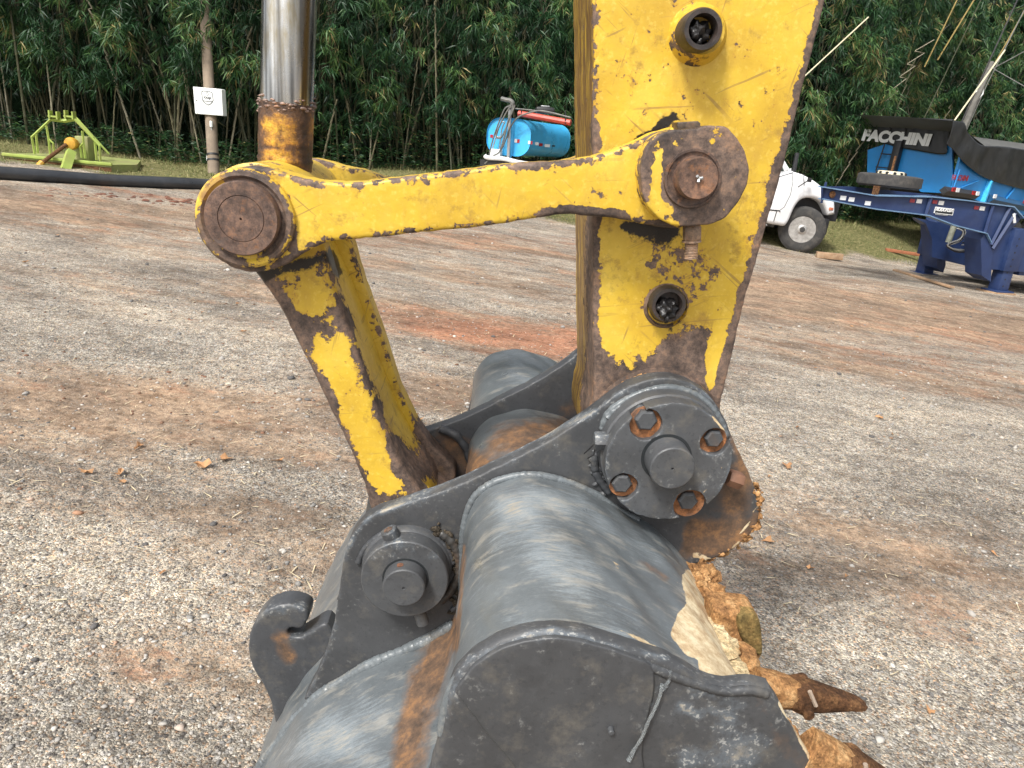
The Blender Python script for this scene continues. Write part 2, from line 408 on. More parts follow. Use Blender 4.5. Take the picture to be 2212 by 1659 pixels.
def m_mud(name, a, b, dark):
    t = NT(name); n = t.noise(34, 8, .7); n2 = t.noise(120, 5, .7, off=(1, 4, 4))
    c = t.ramp(n, [(.3, dark), (.5, a), (.68, b)]); c = t.mix(1., c, t.ramp(n2, [(.3, (.6, .58, .55)), (.7, (1.35, 1.3, 1.25))]), 'MULTIPLY')
    c = t.mix(1., c, t.ramp(t.noise(230, 5, .7, off=(4, 2, 1)), [(.35, (.6, .58, .55)), (.65, (1.4, 1.36, 1.3))]), 'MULTIPLY')
    nb = t.bump(n, 1.0, .010); nb = t.bump(n2, .9, .004, nb); nb = t.bump(t.noise(260, 4, .7), .7, .0015, nb); return t.fin(c, .92, 0, nb, spec=.2)
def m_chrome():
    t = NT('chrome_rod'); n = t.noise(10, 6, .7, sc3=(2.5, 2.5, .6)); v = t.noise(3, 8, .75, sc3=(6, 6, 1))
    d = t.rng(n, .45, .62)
    c = t.mix(d, (.78, .79, .80), (.50, .44, .32)); c = t.mix(t.rng(t.noise(30, 3, .6, sc3=(1, 1, .02), off=(2, 2, 2)), .48, .58, 0, .85), c, (.10, .10, .10))  # dark vertical bands painted in for the reflected bamboo and sky
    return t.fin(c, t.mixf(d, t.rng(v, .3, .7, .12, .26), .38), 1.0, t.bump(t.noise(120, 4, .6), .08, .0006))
def m_ground():
    t = NT('gravel_soil')
    sp = t.n('ShaderNodeSeparateXYZ'); t.l(t.tc, sp.inputs[0])
    flat = t.n('ShaderNodeCombineXYZ'); t.l(sp.outputs[0], flat.inputs[0]); t.l(sp.outputs[1], flat.inputs[1]); fv = flat.outputs[0]
    wob = t.n('ShaderNodeVectorMath'); wob.operation = 'ADD'; t.l(fv, wob.inputs[0])
    ws = t.n('ShaderNodeVectorMath'); ws.operation = 'SCALE'; t.l(t.noise(70, 3, .6, vec=fv, col=True), ws.inputs[0]); ws.inputs[3].default_value = .012
    t.l(ws.outputs[0], wob.inputs[1]); wv = wob.outputs[0]
    # stones of three sizes
    def cells(scale):
        n = t.n('ShaderNodeTexVoronoi'); n.inputs['Scale'].default_value = scale; t.l(wv, n.inputs['Vector'])
        s = t.n('ShaderNodeSeparateColor'); t.l(n.outputs['Color'], s.inputs[0]); return n.outputs['Distance'], s.outputs[0], s.outputs[1]
    d1, r1, q1 = cells(150); d2, r2, q2 = cells(72); d3, r3, q3 = cells(34)
    grey = t.ramp(r1, [(0, (.105, .096, .084)), (.35, (.275, .255, .220)), (.7, (.445, .415, .360)), (.9, (.57, .535, .47)), (1, (.74, .70, .62))])
    warm = t.ramp(q1, [(0, (1.02, .99, .95)), (.5, (.96, .99, 1.02)), (.85, (1.08, .98, .88)), (1, (1.25, .88, .66))])
    grey = t.mix(1., grey, warm, 'MULTIPLY')
    g2 = t.ramp(r2, [(0, (.14, .13, .125)), (.5, (.34, .32, .295)), (1, (.56, .53, .49))])
    big2 = t.math('MULTIPLY', t.rng(q2, .62, .64), t.rng(d2, .55, .45))
    grey = t.mix(big2, grey, g2)
    g3 = t.ramp(r3, [(0, (.24, .22, .20)), (1, (.62, .60, .56))]); big3 = t.math('MULTIPLY', t.rng(q3, .965, .97), t.rng(d3, .42, .36))
    grey = t.mix(big3, grey, g3)
    # soil patches, dragged along the yard by tyres
    rot = t.mapv(fv, None, None, (0, 0, math.radians(14)))
    p1 = t.noise(.55, 8, .68, vec=rot, sc3=(.45, 1.5, 1)); p2 = t.noise(3.2, 10, .78, vec=rot, sc3=(.6, 1.3, 1), off=(4, 4, 0))
    soil_v = t.math('ADD', t.attr('soil'), t.math('ADD', t.math('MULTIPLY', t.math('SUBTRACT', p1, .5), 2.2), t.math('MULTIPLY', t.math('SUBTRACT', p2, .5), 1.7)))
    soil_v = t.math('ADD', soil_v, t.math('MULTIPLY', t.math('SUBTRACT', r1, .5), .45))
    sm = t.rng(soil_v, -.06, .42, 0, .90)
    sc = t.ramp(t.noise(4.5, 10, .8, vec=rot, sc3=(.7, 1.2, 1), off=(9, 1, 0)),
                [(.32, (.105, .074, .052)), (.47, (.21, .148, .103)), (.58, (.30, .22, .155)), (.72, (.44, .34, .24))])
    sc = t.mix(1., sc, t.ramp(t.noise(160, 3, .6, vec=fv), [(.3, (.65, .63, .6)), (.7, (1.35, 1.33, 1.3))]), 'MULTIPLY')
    red = t.rng(t.math('ADD', t.attr('red'), t.math('MULTIPLY', t.math('SUBTRACT', p2, .5), 2.6)), .15, .7)
    sc = t.mix(t.math('MULTIPLY', red, .85), sc, (.33, .140, .075))
    c = t.mix(sm, grey, sc)
    tone = t.ramp(t.noise(1.1, 6, .65, vec=rot, sc3=(.6, 1.3, 1), off=(2, 8, 0)), [(.34, (.60, .59, .585)), (.5, (1.0, .985, .96)), (.66, (1.32, 1.27, 1.19))])
    c = t.mix(1., c, tone, 'MULTIPLY')
    gsp = t.ramp(t.noise(22, 10, .82, vec=rot, off=(12, 8, 0)), [(.36, (.50, .47, .45)), (.5, (1, 1, 1)), (.64, (1.50, 1.47, 1.42))]); c = t.mix(1., c, gsp, 'MULTIPLY')
    g4 = t.ramp(t.noise(5.5, 10, .82, vec=rot, sc3=(.9, 1.1, 1), off=(1, 18, 0)), [(.38, (.66, .62, .58)), (.5, (1, 1, 1)), (.62, (1.22, 1.22, 1.22))]); c = t.mix(1., c, g4, 'MULTIPLY')
    # compacted grit streaks and straw flecks
    fl = t.noise(26, 8, .8, vec=rot, sc3=(.9, 1.2, 1), off=(3, 1, 0)); c = t.mix(t.rng(fl, .57, .70, 0, .75), c, (.60, .53, .42))
    fd = t.noise(18, 9, .8, vec=rot, sc3=(.9, 1.1, 1), off=(1, 9, 0)); c = t.mix(t.rng(fd, .58, .74, 0, .7), c, (.085, .06, .048))
    gr = t.rng(t.math('ADD', t.attr('grass'), t.math('MULTIPLY', t.math('SUBTRACT', p2, .5), .9)), .35, .65)
    gc = t.ramp(t.noise(11, 6, .7, vec=fv, off=(6, 6, 0)), [(.3, (.055, .065, .022)), (.5, (.15, .145, .055)), (.7, (.34, .28, .14))])
    c = t.mix(gr, c, gc)
    h1 = t.math('MULTIPLY', t.math('SUBTRACT', .5, d1), t.math('ADD', r1, .3)); h2 = t.math('MULTIPLY', big2, t.math('SUBTRACT', .8, d2))
    h = t.math('ADD', h1, t.math('MULTIPLY', h2, 1.6)); h = t.math('MULTIPLY', h, t.math('SUBTRACT', 1.15, sm))
    nb = t.bump(h, .9, .008); nb = t.bump(t.noise(14, 6, .7, vec=fv), .5, .03, nb)
    return t.fin(c, .93, 0, nb, spec=.25)
def m_stone():
    t = NT('loose_stone'); r = t.attr('tone')
    c = t.ramp(r, [(0, (.085, .08, .078)), (.4, (.22, .21, .195)), (.75, (.38, .355, .32)), (.93, (.52, .49, .44)), (1, (.36, .20, .12))])
    return t.fin(c, .85, 0, t.bump(t.noise(160, 4, .6), .5, .002), spec=.3)
def m_leaf(name, a, b, c2, rough=.5):
    t = NT(name); r = t.attr('tone')
    c = t.ramp(r, [(0, a), (.55, b), (.93, c2), (1, (.30, .24, .10))])
    m = t.fin(c, rough, 0, None, spec=.4)
    tr = t.n('ShaderNodeBsdfTranslucent'); t.l(c, tr.inputs[0]); mx = t.n('ShaderNodeMixShader'); mx.inputs[0].default_value = .22
    t.l(t.b.outputs[0], mx.inputs[1]); t.l(tr.outputs[0], mx.inputs[2]); t.l(mx.outputs[0], t.out.inputs[0])
    return m
def m_cane():
    t = NT('bamboo_cane'); r = t.attr('tone')
    c = t.ramp(r, [(0, (.035, .040, .018)), (.35, (.10, .095, .048)), (.7, (.20, .175, .11)), (1, (.32, .29, .21))])
    c = t.mix(t.rng(t.noise(5, 6, .7, sc3=(3, 3, 1)), .45, .7, 0, .6), c, (.10, .085, .06))
    return t.fin(c, .6, 0, t.bump(t.noise(20, 3, .6), .3, .01), spec=.35)
YEL = m_yellow(); YELS = m_yellow('yellow_paint_streaked', True)
RUST = m_rust('brown_rust'); RUSTD = m_rust('dark_pin_steel', (.72, .70, .72), .5); RUSTR = m_rust('raw_rust', (1.5, 1.0, .75), .8)
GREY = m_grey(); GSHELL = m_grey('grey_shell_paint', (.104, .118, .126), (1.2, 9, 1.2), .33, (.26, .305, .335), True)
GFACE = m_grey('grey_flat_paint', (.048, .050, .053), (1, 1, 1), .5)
GPIN = m_grey('grey_pin_paint', (.060, .063, .067), (1, 1, 1), .45)
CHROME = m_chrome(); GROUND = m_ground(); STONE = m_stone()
MUD = m_mud('orange_mud', (.40, .225, .10), (.62, .42, .22), (.17, .09, .045))
PALEMUD = m_mud('pale_mud', (.58, .48, .30), (.72, .64, .44), (.40, .26, .13))
TOOTH = m_mud('rusty_tooth', (.12, .062, .032), (.24, .135, .065), (.045, .028, .02))
GREASE = plain('black_grease', (.012, .011, .011), .38, 0, .5, 60, .9, 90)
BLACKRUB = plain('black_rubber', (.028, .028, .029), .75, 0, .35, 20, .3, 80, (.10, .085, .07), .6)
TYRE = plain('dusty_tyre', (.038, .037, .036), .85, 0, .3, 12, .3, 60, (.11, .10, .085), .8)
PIPE = plain('black_pipe', (.030, .033, .038), .35, 0, .3, 3, .1, 20, (.10, .09, .08), .35)
LIME = plain('lime_paint', (.33, .42, .09), .45, 0, .18, 5, .2, 40, (.30, .24, .10), .55)
LIMED = plain('dusty_lime_paint', (.27, .30, .10), .6, 0, .25, 5, .3, 40, (.24, .20, .12), .9)
ORANGE = plain('orange_paint', (.55, .30, .03), .5, 0, .25, 12, .2, 40, (.2, .1, .04), .6)
CONC = plain('weathered_concrete', (.23, .18, .13), .9, 0, .25, 5, .5, 50, (.17, .14, .11), .6)
WHITE = plain('white_enamel', (.80, .82, .80), .35, 0, .04, 4, .05, 30)
WHITET = plain('white_truck_paint', (.80, .81, .82), .28, 0, .03, 2, .03, 10, (.55, .53, .50), .3)
BLACK = plain('black_plastic', (.018, .018, .019), .5, 0, .3, 20, .1, 40)
GALV = plain('galvanised_steel', (.45, .46, .46), .4, .7, .15, 30, .1, 60)
ALU = plain('dull_rim_metal', (.52, .51, .49), .35, .75, .2, 15, .1, 40, (.12, .09, .07), .6)
SKYB = plain('light_blue_paint', (.055, .40, .72), .32, 0, .12, 3, .08, 20, (.12, .36, .50), .5)
DUMPB = plain('blue_body_paint', (.012, .20, .52), .38, 0, .12, 2, .1, 20, (.03, .22, .42), .4)
DUMPL = plain('bright_blue_body_paint', (.02, .24, .60), .38, 0, .1, 2, .1, 20)
INDIGO = plain('indigo_paint', (.016, .034, .105), .42, 0, .2, 3, .12, 20, (.05, .075, .15), .6)
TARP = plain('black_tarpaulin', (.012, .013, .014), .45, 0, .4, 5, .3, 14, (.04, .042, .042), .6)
REDP = plain('red_paint', (.42, .055, .03), .45, 0, .2, 10, .1, 40)
REDREF = plain('red_reflector', (.36, .015, .02), .3, 0, .1)
LETTER = plain('white_lettering', (.78, .79, .78), .6, 0, .05)
INK = plain('black_ink', (.015, .018, .02), .6, 0, .1)
CREAM = plain('cream_rim_paint', (.66, .60, .44), .5, 0, .1, 10, .1, 40)
HOSE = plain('grey_hose', (.12, .12, .11), .6, 0, .25, 15, .2, 60, (.3, .27, .22), .5)
WHOSE = plain('white_hose', (.72, .72, .70), .4, 0, .06, 10, .1, 30)
WOOD = plain('weathered_timber', (.30, .19, .11), .85, 0, .3, 14, .5, 60, (.45, .36, .25), .6)
REDWOOD = plain('red_timber', (.30, .11, .05), .85, 0, .3, 14, .5, 60)
STRAWM = plain('dry_straw', (.55, .46, .30), .8, 0, .25, 30)
DEADLEAF = plain('dead_leaf', (.36, .19, .085), .8, 0, .45, 9, .4, 90, (.50, .33, .18), .6)
GLASSM = plain('dark_window_glass', (.05, .065, .06), .08, 0, .1)
BACKING = plain('near_black_backing', (.003, .006, .003), 1.0, 0, .5, 1.5, .8, 6); BACKING.node_tree.nodes['Principled BSDF'].inputs['Specular IOR Level'].default_value = 0  # added backing: the dark inside the grove is put into its colour
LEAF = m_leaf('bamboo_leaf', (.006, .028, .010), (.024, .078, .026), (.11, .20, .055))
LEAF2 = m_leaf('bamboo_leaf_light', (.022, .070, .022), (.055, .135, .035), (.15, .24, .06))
SHADELEAF = m_leaf('shaded_bamboo_leaf', (.004, .013, .006), (.010, .028, .011), (.022, .048, .016))  # darker copy of the bamboo leaf, shade of the grove's inside painted in
GRASSM = m_leaf('grass_blade', (.07, .12, .03), (.20, .21, .08), (.46, .40, .21), .8)
CANE = m_cane()
PAPER = plain('pale_dry_cane', (.62, .56, .38), .6, 0, .1)
YCANE = plain('yellow_cane', (.26, .19, .06), .55, 0, .2)
GLUE = NT('clear_sealant'); GLUE = GLUE.fin((.75, .80, .82), .12, 0, GLUE.bump(GLUE.noise(90, 5, .7), .25, .003), Transmission_Weight=.9, IOR=1.4)
PVC = plain('grey_conduit', (.42, .43, .42), .5, 0, .1)
# ---------------------------------------------------------------- ground: one sheet to the horizon
def cov(px, py, r, a): g = G(px, py); return (g[0], g[1], r, a)
SOIL = [cov(1750, 640, 2.2, .5), cov(2100, 700, 2.4, .5), cov(1900, 790, 1.0, .35), cov(250, 480, 2.0, .25), cov(80, 440, 2.0, .3), cov(480, 640, 1.4, .30),
        cov(150, 600, 1.6, .2), cov(1100, 715, .9, .9), cov(1000, 520, 2, .3), cov(520, 1180, .35, .35), cov(330, 1390, .40, .45), cov(200, 1500, .35, .3), cov(900, 830, .7, .4),
        cov(80, 830, .8, .35), cov(1850, 1150, .5, .25), cov(2000, 1330, .45, .3), cov(60, 1250, .4, -.5), cov(40, 1450, .45, -.6), cov(1950, 1480, .6, -.45),
        cov(150, 950, .8, .3), cov(620, 870, .8, .3), cov(200, 700, 1.6, -.5), cov(300, 560, 1.4, -.3), cov(1850, 960, 1.2, -.35), cov(2100, 900, 1., -.3)]
RED = [cov(1900, 640, 3.5, .10), cov(250, 470, 4, .12), cov(2000, 850, 1.5, .08), cov(1120, 725, .8, .85), cov(340, 422, .8, .6), cov(900, 505, 1.5, .25), cov(1180, 510, 1.2, .5), cov(1950, 770, .8, .3), cov(1750, 600, 1.2, .15), cov(2150, 740, 1.0, .3)]
def blob2(X, Y, L):
    v = np.zeros_like(X)
    for a, b, r, s in L: v = v+s*np.exp(-(((X-a)/(1.6*r))**2+((Y-b)/(.75*r))**2))
    return v
def grassf(X, Y):
    v = sst(-4.6, -2.6, Y-bam_line(X)-.12*np.sin(X*2.3)-.15*np.sin(X*5.1+1))
    return v*1.0
def undul(X, Y):
    return .012*np.sin(X*1.7+.6*Y)+.010*np.sin(Y*2.6-X*.7)+.006*np.sin(X*5.1+2)*np.sin(Y*4.3)
gx = np.concatenate([np.linspace(-14, 22, 241)]); far = np.array([1.5, 4, 9, 20, 50, 120, 300.])
gx = np.concatenate([-14-far[::-1], gx, 22+far])
gy = np.concatenate([[-60, -20, -6], np.linspace(-1, 8, 91), np.linspace(8.2, 28, 81), [32, 40, 60, 110, 250, 420]])
XX, YY = np.meshgrid(gx, gy); ZZ = gz(XX, YY) + undul(XX, YY)*sst(0, 2, YY)
nx, ny = len(gx), len(gy)
V = np.stack([XX, YY, ZZ], -1).reshape(-1, 3)
i, j = np.meshgrid(np.arange(nx-1), np.arange(ny-1)); q = (j*nx+i).ravel()
F = np.stack([q, q+1, q+nx+1, q+nx], 1)
me = bpy.data.meshes.new('ground'); me.from_pydata(V.tolist(), [], F.tolist()); me.update()
for nm, val in (('soil', blob2(XX, YY, SOIL)), ('red', blob2(XX, YY, RED)), ('grass', grassf(XX, YY))):
    a = me.attributes.new(nm, 'FLOAT', 'POINT'); a.data.foreach_set('value', val.ravel().astype(np.float32))
link('ground', me, GROUND, None, 60, kind='structure')
def ground_z(X, Y): return gz(X, Y)+undul(np.asarray(X, float), np.asarray(Y, float))*sst(0, 2, np.asarray(Y, float))

def tri_mesh(name, V, F, mat, parent=None, tone=None, **props):
    me = bpy.data.meshes.new(name); V = np.asarray(V, np.float32); F = np.asarray(F, np.int32); k = F.shape[1]
    me.vertices.add(len(V)); me.vertices.foreach_set('co', V.ravel())
    me.loops.add(F.size); me.loops.foreach_set('vertex_index', F.ravel())
    me.polygons.add(len(F)); me.polygons.foreach_set('loop_start', np.arange(0, F.size, k, dtype=np.int32))
    me.update(calc_edges=True)
    if tone is not None:
        a = me.attributes.new('tone', 'FLOAT', 'FACE'); a.data.foreach_set('value', np.asarray(tone, np.float32))
    return link(name, me, mat, parent, None, **props)
# ---------------------------------------------------------------- loose gravel lying on the sheet
def stones(n, rad_fn, smin, smax, power=2.2):
    ico_bm = bmesh.new(); bmesh.ops.create_icosphere(ico_bm, subdivisions=1, radius=1)
    base = np.array([v.co for v in ico_bm.verts]); bf = np.array([[v.index for v in f.verts] for f in ico_bm.faces]); ico_bm.free()
    X, Y = rad_fn(n); s = smin+(smax-smin)*rng.random(n)**power
    yaw = rng.random(n)*6.28; sc = np.stack([s*rng.uniform(.8, 1.5, n), s*rng.uniform(.7, 1.1, n), s*rng.uniform(.4, .8, n)], 1)
    B = base[None]*(1+.28*rng.normal(0, 1, (n, len(base), 1)).clip(-1.3, 1.3)); B = B*sc[:, None]
    c, s_ = np.cos(yaw)[:, None], np.sin(yaw)[:, None]
    P = np.stack([B[..., 0]*c-B[..., 1]*s_, B[..., 0]*s_+B[..., 1]*c, B[..., 2]], -1)
    P += np.stack([X, Y, ground_z(X, Y)+sc[:, 2]*.25], -1)[:, None]
    F = (bf[None]+np.arange(n)[:, None, None]*len(base)).reshape(-1, 3)
    tone = np.repeat(rng.random(n), len(bf))
    return P.reshape(-1, 3), F, tone
def near_pts(n):
    # denser close to the camera, over the visible wedge
    Y = 1.1+6.5*rng.random(n)**1.7; X = (rng.random(n)*2-1)*(Y*1.0+.5)+.05*Y; return X, Y
a1 = stones(13000, near_pts, .003, .009); a2 = stones(800, near_pts, .006, .018, 3); 
def mid_pts(n): Y = 4+13*rng.random(n); X = (rng.random(n)*2-1)*(Y*.85)+.06*Y; return X, Y
a3 = stones(1600, mid_pts, .006, .022, 3)
V = []; F = []; T = []; o = 0
for v, f, t_ in (a1, a2, a3): V.append(v); F.append(f+o); T.append(t_); o += len(v)
tri_mesh('gravel', np.vstack(V), np.vstack(F), STONE, None, np.concatenate(T), kind='stuff')
def soil_pts(n):
    L = SOIL+RED; L = [q for q in L if q[3] > .1 and q[1] > 3.5 and q[2] > .5]; k = rng.integers(0, len(L), n); A = np.array(L)[k]
    X = A[:, 0]+rng.normal(0, 1, n)*A[:, 2]*1.1; Y = np.maximum(2.2, A[:, 1]+rng.normal(0, 1, n)*A[:, 2]*.5); return X, Y
v, f, t_ = stones(3800, soil_pts, .002, .011, 2.5)
tri_mesh('soil_crumbs', v, f, plain('brown_soil_crumb', (.17, .095, .06), .95, 0, .5, 3, .6, 60, (.26, .11, .06), .8), None, None, kind='stuff')
# straw flecks
def blades(X, Y, Z, L, Wd, pitch_lo, pitch_hi, bend=0.0):
    n = len(X); a = rng.random(n)*6.283; p = rng.uniform(pitch_lo, pitch_hi, n)
    d = np.stack([np.cos(a)*np.cos(p), np.sin(a)*np.cos(p), np.sin(p)], 1)
    b = np.stack([X, Y, Z], 1); wv = np.stack([-np.sin(a), np.cos(a), 0*a], 1)*(Wd/2)[:, None]
    m = b+d*(L*.55)[:, None]; d2 = d.copy(); d2[:, 2] -= bend; t = m+d2*(L*.45)[:, None]
    Vv = np.stack([b-wv, b+wv, m+wv*.8, t, m-wv*.8], 1).reshape(-1, 3)
    Fq = (np.array([0, 1, 2, 4])[None]+np.arange(n)[:, None]*5)
    Ft = np.stack([np.array([4, 2, 3]+[3])]*1)
    return Vv, n
def blade_obj(name, X, Y, Z, L, Wd, lo, hi, bend, mat, tone, **props):
    Vv, n = blades(X, Y, Z, L, Wd, lo, hi, bend); k = np.arange(n)[:, None]*5
    F = np.vstack([np.array([0, 1, 2])+k, np.array([0, 2, 4])+k, np.array([4, 2, 3])+k])
    return tri_mesh(name, Vv, F, mat, None, np.tile(tone, 3), **props)
n = 13000; Y = 2.0+14*rng.random(n)**.8; X = (rng.random(n)*2-1)*(Y*.9+.6)+.05*Y
k = rng.random(n) < .35; X[k] = rng.uniform(-12, -3, k.sum()); Y[k] = rng.uniform(10.5, 15.0, k.sum())
blade_obj('straw', X, Y, ground_z(X, Y)+.006, rng.uniform(.015, .08, n), rng.uniform(.002, .006, n), -.05, .18, 0, STRAWM, rng.uniform(.7, 1, n), kind='stuff')
# grass strip in front of the bamboo
n = 42000; X = rng.uniform(-13, 16, n); off = rng.uniform(-3.8, .6, n); Y = bam_line(X)+off+.3*np.sin(X*2.3)
cl = (np.sin(X*3.1+Y*2)+np.sin(Y*5.3-X*1.3)+rng.normal(0, .6, n)) > -.5; X, Y, off = X[cl], Y[cl], off[cl]; n = len(X)
blade_obj('grass', X, Y, ground_z(X, Y)-.005, rng.uniform(.04, .13, n)*(1+.5*(off > -1)), rng.uniform(.005, .012, n), .25, 1.3, .5, GRASSM, np.clip(rng.normal(.52, .26, n), 0, 1), kind='stuff')
# fallen leaves
def leaf_litter(spots):
    V = []; F = []; 
    for (x, y, s) in spots:
        z = float(ground_z(x, y))+.006; a = rng.random()*6.28; m = 9; o = len(V)
        V.append((x, y, z+s*.05))
        el2 = rng.uniform(.35, .8); ph = rng.random()*6
        for q in range(m):
            t = q/m*6.283; r = s*(.75+.35*math.sin(t*3+ph)); u = math.cos(t)*r*1.3; v_ = math.sin(t)*r*el2
            V.append((x+u*math.cos(a)-v_*math.sin(a), y+u*math.sin(a)+v_*math.cos(a), z+s*(.5*rng.random()**2+.45*abs(v_)/s)))
        F += [(o, o+1+q, o+1+(q+1) % m) for q in range(m)]
    return V, F
spots = []
for px, py, s in ((437, 1012, .045), (488, 998, .035), (300, 965, .03), (260, 1025, .03), (525, 722, .03), (185, 1022, .03), (600, 1000, .03), (1700, 1010, .045), (2010, 1530, .02), (1660, 1170, .03), (1750, 1225, .02), (350, 1240, .015), (1900, 905, .03), (1240, 640, .03)):
    g = G(px, py); spots.append((g[0], g[1], s))
for _ in range(70):
    y = 2.5+9*rng.random(); spots.append(((rng.random()*2-1)*y*.85, y, rng.uniform(.010, .024)))
V, F = leaf_litter(spots); mk('fallen_leaves', V, F, DEADLEAF, None, None, kind='stuff')

# ---------------------------------------------------------------- bamboo
def leaf_quads(C, n_per, Lm, Wm, out_dir, spread=1.0, droop=.9):
    """fans of narrow leaves hanging from each twig end C (n,3)"""
    n = len(C); m = n*n_per
    c = np.repeat(C, n_per, 0)+rng.normal(0, .035, (m, 3))
    az = np.repeat(rng.uniform(0, 6.283, n), n_per)+rng.normal(0, .75*spread, m)
    el_ = rng.uniform(-1.25, .15, m)*droop-.12
    bias = np.array(out_dir)
    d = np.stack([np.cos(az)*np.cos(el_), np.sin(az)*np.cos(el_), np.sin(el_)], 1)+bias*.28; d /= np.linalg.norm(d, axis=1, keepdims=True)
    r = rng.normal(0, 1, (m, 3)); r[:, 2] += .4; wv = np.cross(d, r); wv /= np.linalg.norm(wv, axis=1, keepdims=True)
    L = rng.uniform(.6, 1.15, m)*Lm; Wd = rng.uniform(.7, 1.15, m)*Wm
    g = np.array([0, 0, -1.0])
    a = c; b = c+d*(L*.35)[:, None]; t = c+d*L[:, None]+g*(L*.16)[:, None]
    w2 = wv*(Wd/2)[:, None]
    V = np.stack([a, b+w2, t, b-w2], 1).reshape(-1, 3)
    F = np.arange(m*4).reshape(-1, 4)
    return V, F
def clump(x0, x1, low, label, light=.25, density=1.0):
    xc = (x0+x1)/2; yb = float(bam_line(xc)); root = empty('bamboo_clump', (xc, yb+.8, float(gz(xc, yb+.8))), label, 'bamboo', 'bamboo clumps along the back of the yard')
    n = int((1050 if xc < 8 else 1500)*density*(x1-x0)/2.6)
    X = rng.uniform(x0-.35, x1+.35, n); gzv = gz(X, bam_line(X)+.5)
    h = low+((5.6 if xc < 8 else 7.6)-low)*rng.random(n)**.85
    face = .55*np.sin(X*1.9+h*1.3)+.35*np.sin(X*4.3-h*2.2)   # billowing front
    depth = np.abs(rng.normal(0, .55, n))
    Y = bam_line(X)-.35-.40*sst(.3, 3.5, h)+face*.6+depth
    hole = np.sin(X*3.3+h*2.9+1)*np.sin(h*3.7-X*2.1) + .35*rng.normal(0, 1, n)
    k = hole > -.62; X, Y, h, gzv = X[k], Y[k], h[k], gzv[k]
    C = np.stack([X, Y, gzv+h], 1)
    V, F = leaf_quads(C, 11, .255, .026, (0, -.6, -.35))
    tone = np.repeat(np.clip(.5+.22*np.sin(C[:, 0]*2.7+C[:, 2]*3)+rng.normal(0, .16, len(C))+(light-.25), 0, .97), 11)+rng.normal(0, .12, len(F))
    tone[rng.random(len(F)) < .004] = 1.0
    tri_mesh('foliage', V, F, LEAF, root, np.clip(tone, 0, 1))
    # canes
    nc = int(rng.integers(10, 15)) if x0 < -1 else int(rng.integers(7, 11))
    for q in range(nc):
        bx = rng.uniform(x0, x1); by = float(bam_line(bx))+rng.uniform(-.15, 1.1); z = float(gz(bx, by))
        lean = rng.normal(.0, .16); lean2 = rng.normal(-.02, .05); H = rng.uniform(3.2, 6.0) if rng.random() < .75 else rng.uniform(1., 2.4); r = rng.uniform(.012, .030)
        pts = []; rr = []
        m = int(H/.32)+2
        for i_ in range(m):
            t = i_/(m-1); hh = H*t; pts.append((bx+lean*hh+.04*lean*hh*hh, by+lean2*hh, z-.05+hh)); rr.append(r*(1-.4*t))
            if 0 < i_ < m-1:
                pts.append((bx+lean*(hh+.012), by+lean2*hh, z-.05+hh+.012)); rr.append(r*1.22*(1-.4*t)); pts.append((bx+lean*(hh+.03), by+lean2*hh, z-.05+hh+.03)); rr.append(r*(1-.4*t))
        b = MB().tube(pts, r, 6, rr=rr); F_ = b.f
        me = bpy.data.meshes.new('cane'); me.from_pydata([tuple(v) for v in b.v], [], F_); me.update()
        a = me.attributes.new('tone', 'FLOAT', 'FACE'); a.data.foreach_set('value', np.full(len(me.polygons), rng.random()**1.2, np.float32))
        link('cane', me, CANE, root, 50)
    return root
CL = [(-13.2, -10.4, 1.15, 'dense bamboo clump at the far left edge of the yard, beyond the lime green slasher'),
      (-10.4, -8.2, 1.30, 'bamboo clump with pale bare canes right behind the lime green slasher'),
      (-8.2, -6.3, 1.55, 'bamboo clump with straight tan canes between the slasher and the concrete pole'),
      (-6.3, -4.6, 1.35, 'bamboo clump right behind the concrete pole that carries the white box'),
      (-4.6, -2.6, .9, 'dark leafy bamboo clump behind the chrome cylinder rod'),
      (-2.6, -.6, 1.0, 'bamboo clump with pale slanting canes just right of the chrome rod'),
      (-.6, 1.6, .95, 'bamboo clump left of and behind the light blue water tank'),
      (1.6, 4.2, .7, 'bamboo clump mostly hidden behind the yellow stick'),
      (4.2, 6.8, .6, 'bamboo clump behind the stick and the white truck cab'),
      (6.8, 9.4, .5, 'dark green bamboo clump directly above the white truck bonnet'),
      (9.4, 12.2, .5, 'bamboo clump behind the black tarpaulin front of the blue tipper body'),
      (12.2, 15.2, .7, 'bamboo clump with leaning canes behind the leaning pole with cables'),
      (15.2, 18.6, .7, 'bamboo clump at the right edge of the yard beyond the tipper body')]
for i_, (a, b, lo, lb) in enumerate(CL): clump(a, b, lo, lb, .25 if i_ < 9 else .33)
# rear mass of the grove: thousands of further leaves and stems, nothing one could count
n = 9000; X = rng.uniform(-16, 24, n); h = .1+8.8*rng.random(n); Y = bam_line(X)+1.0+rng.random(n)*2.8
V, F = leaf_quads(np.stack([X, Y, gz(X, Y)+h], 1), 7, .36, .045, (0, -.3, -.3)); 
tri_mesh('bamboo_grove', V, F, SHADELEAF, None, np.clip(rng.normal(.4, .25, len(F)), 0, .95), kind='stuff')
n = 4200; X = rng.uniform(-13, 17, n); h = rng.random(n)**1.5*(.55+.6*sst(-5, -3, X)); Y = bam_line(X)+rng.uniform(-.35, .9, n)
V, F = leaf_quads(np.stack([X, Y, gz(X, Y)+h+.08], 1), 8, .13, .022, (0, -.3, .5), droop=-.5)
tri_mesh('undergrowth', V, F, LEAF, None, np.clip(rng.normal(.45, .25, len(F)), 0, 1), kind='stuff')
n = 500; X = rng.uniform(-14, 20, n); Y = bam_line(X)+rng.uniform(.3, 2.6, n); b = MB()
tones = []
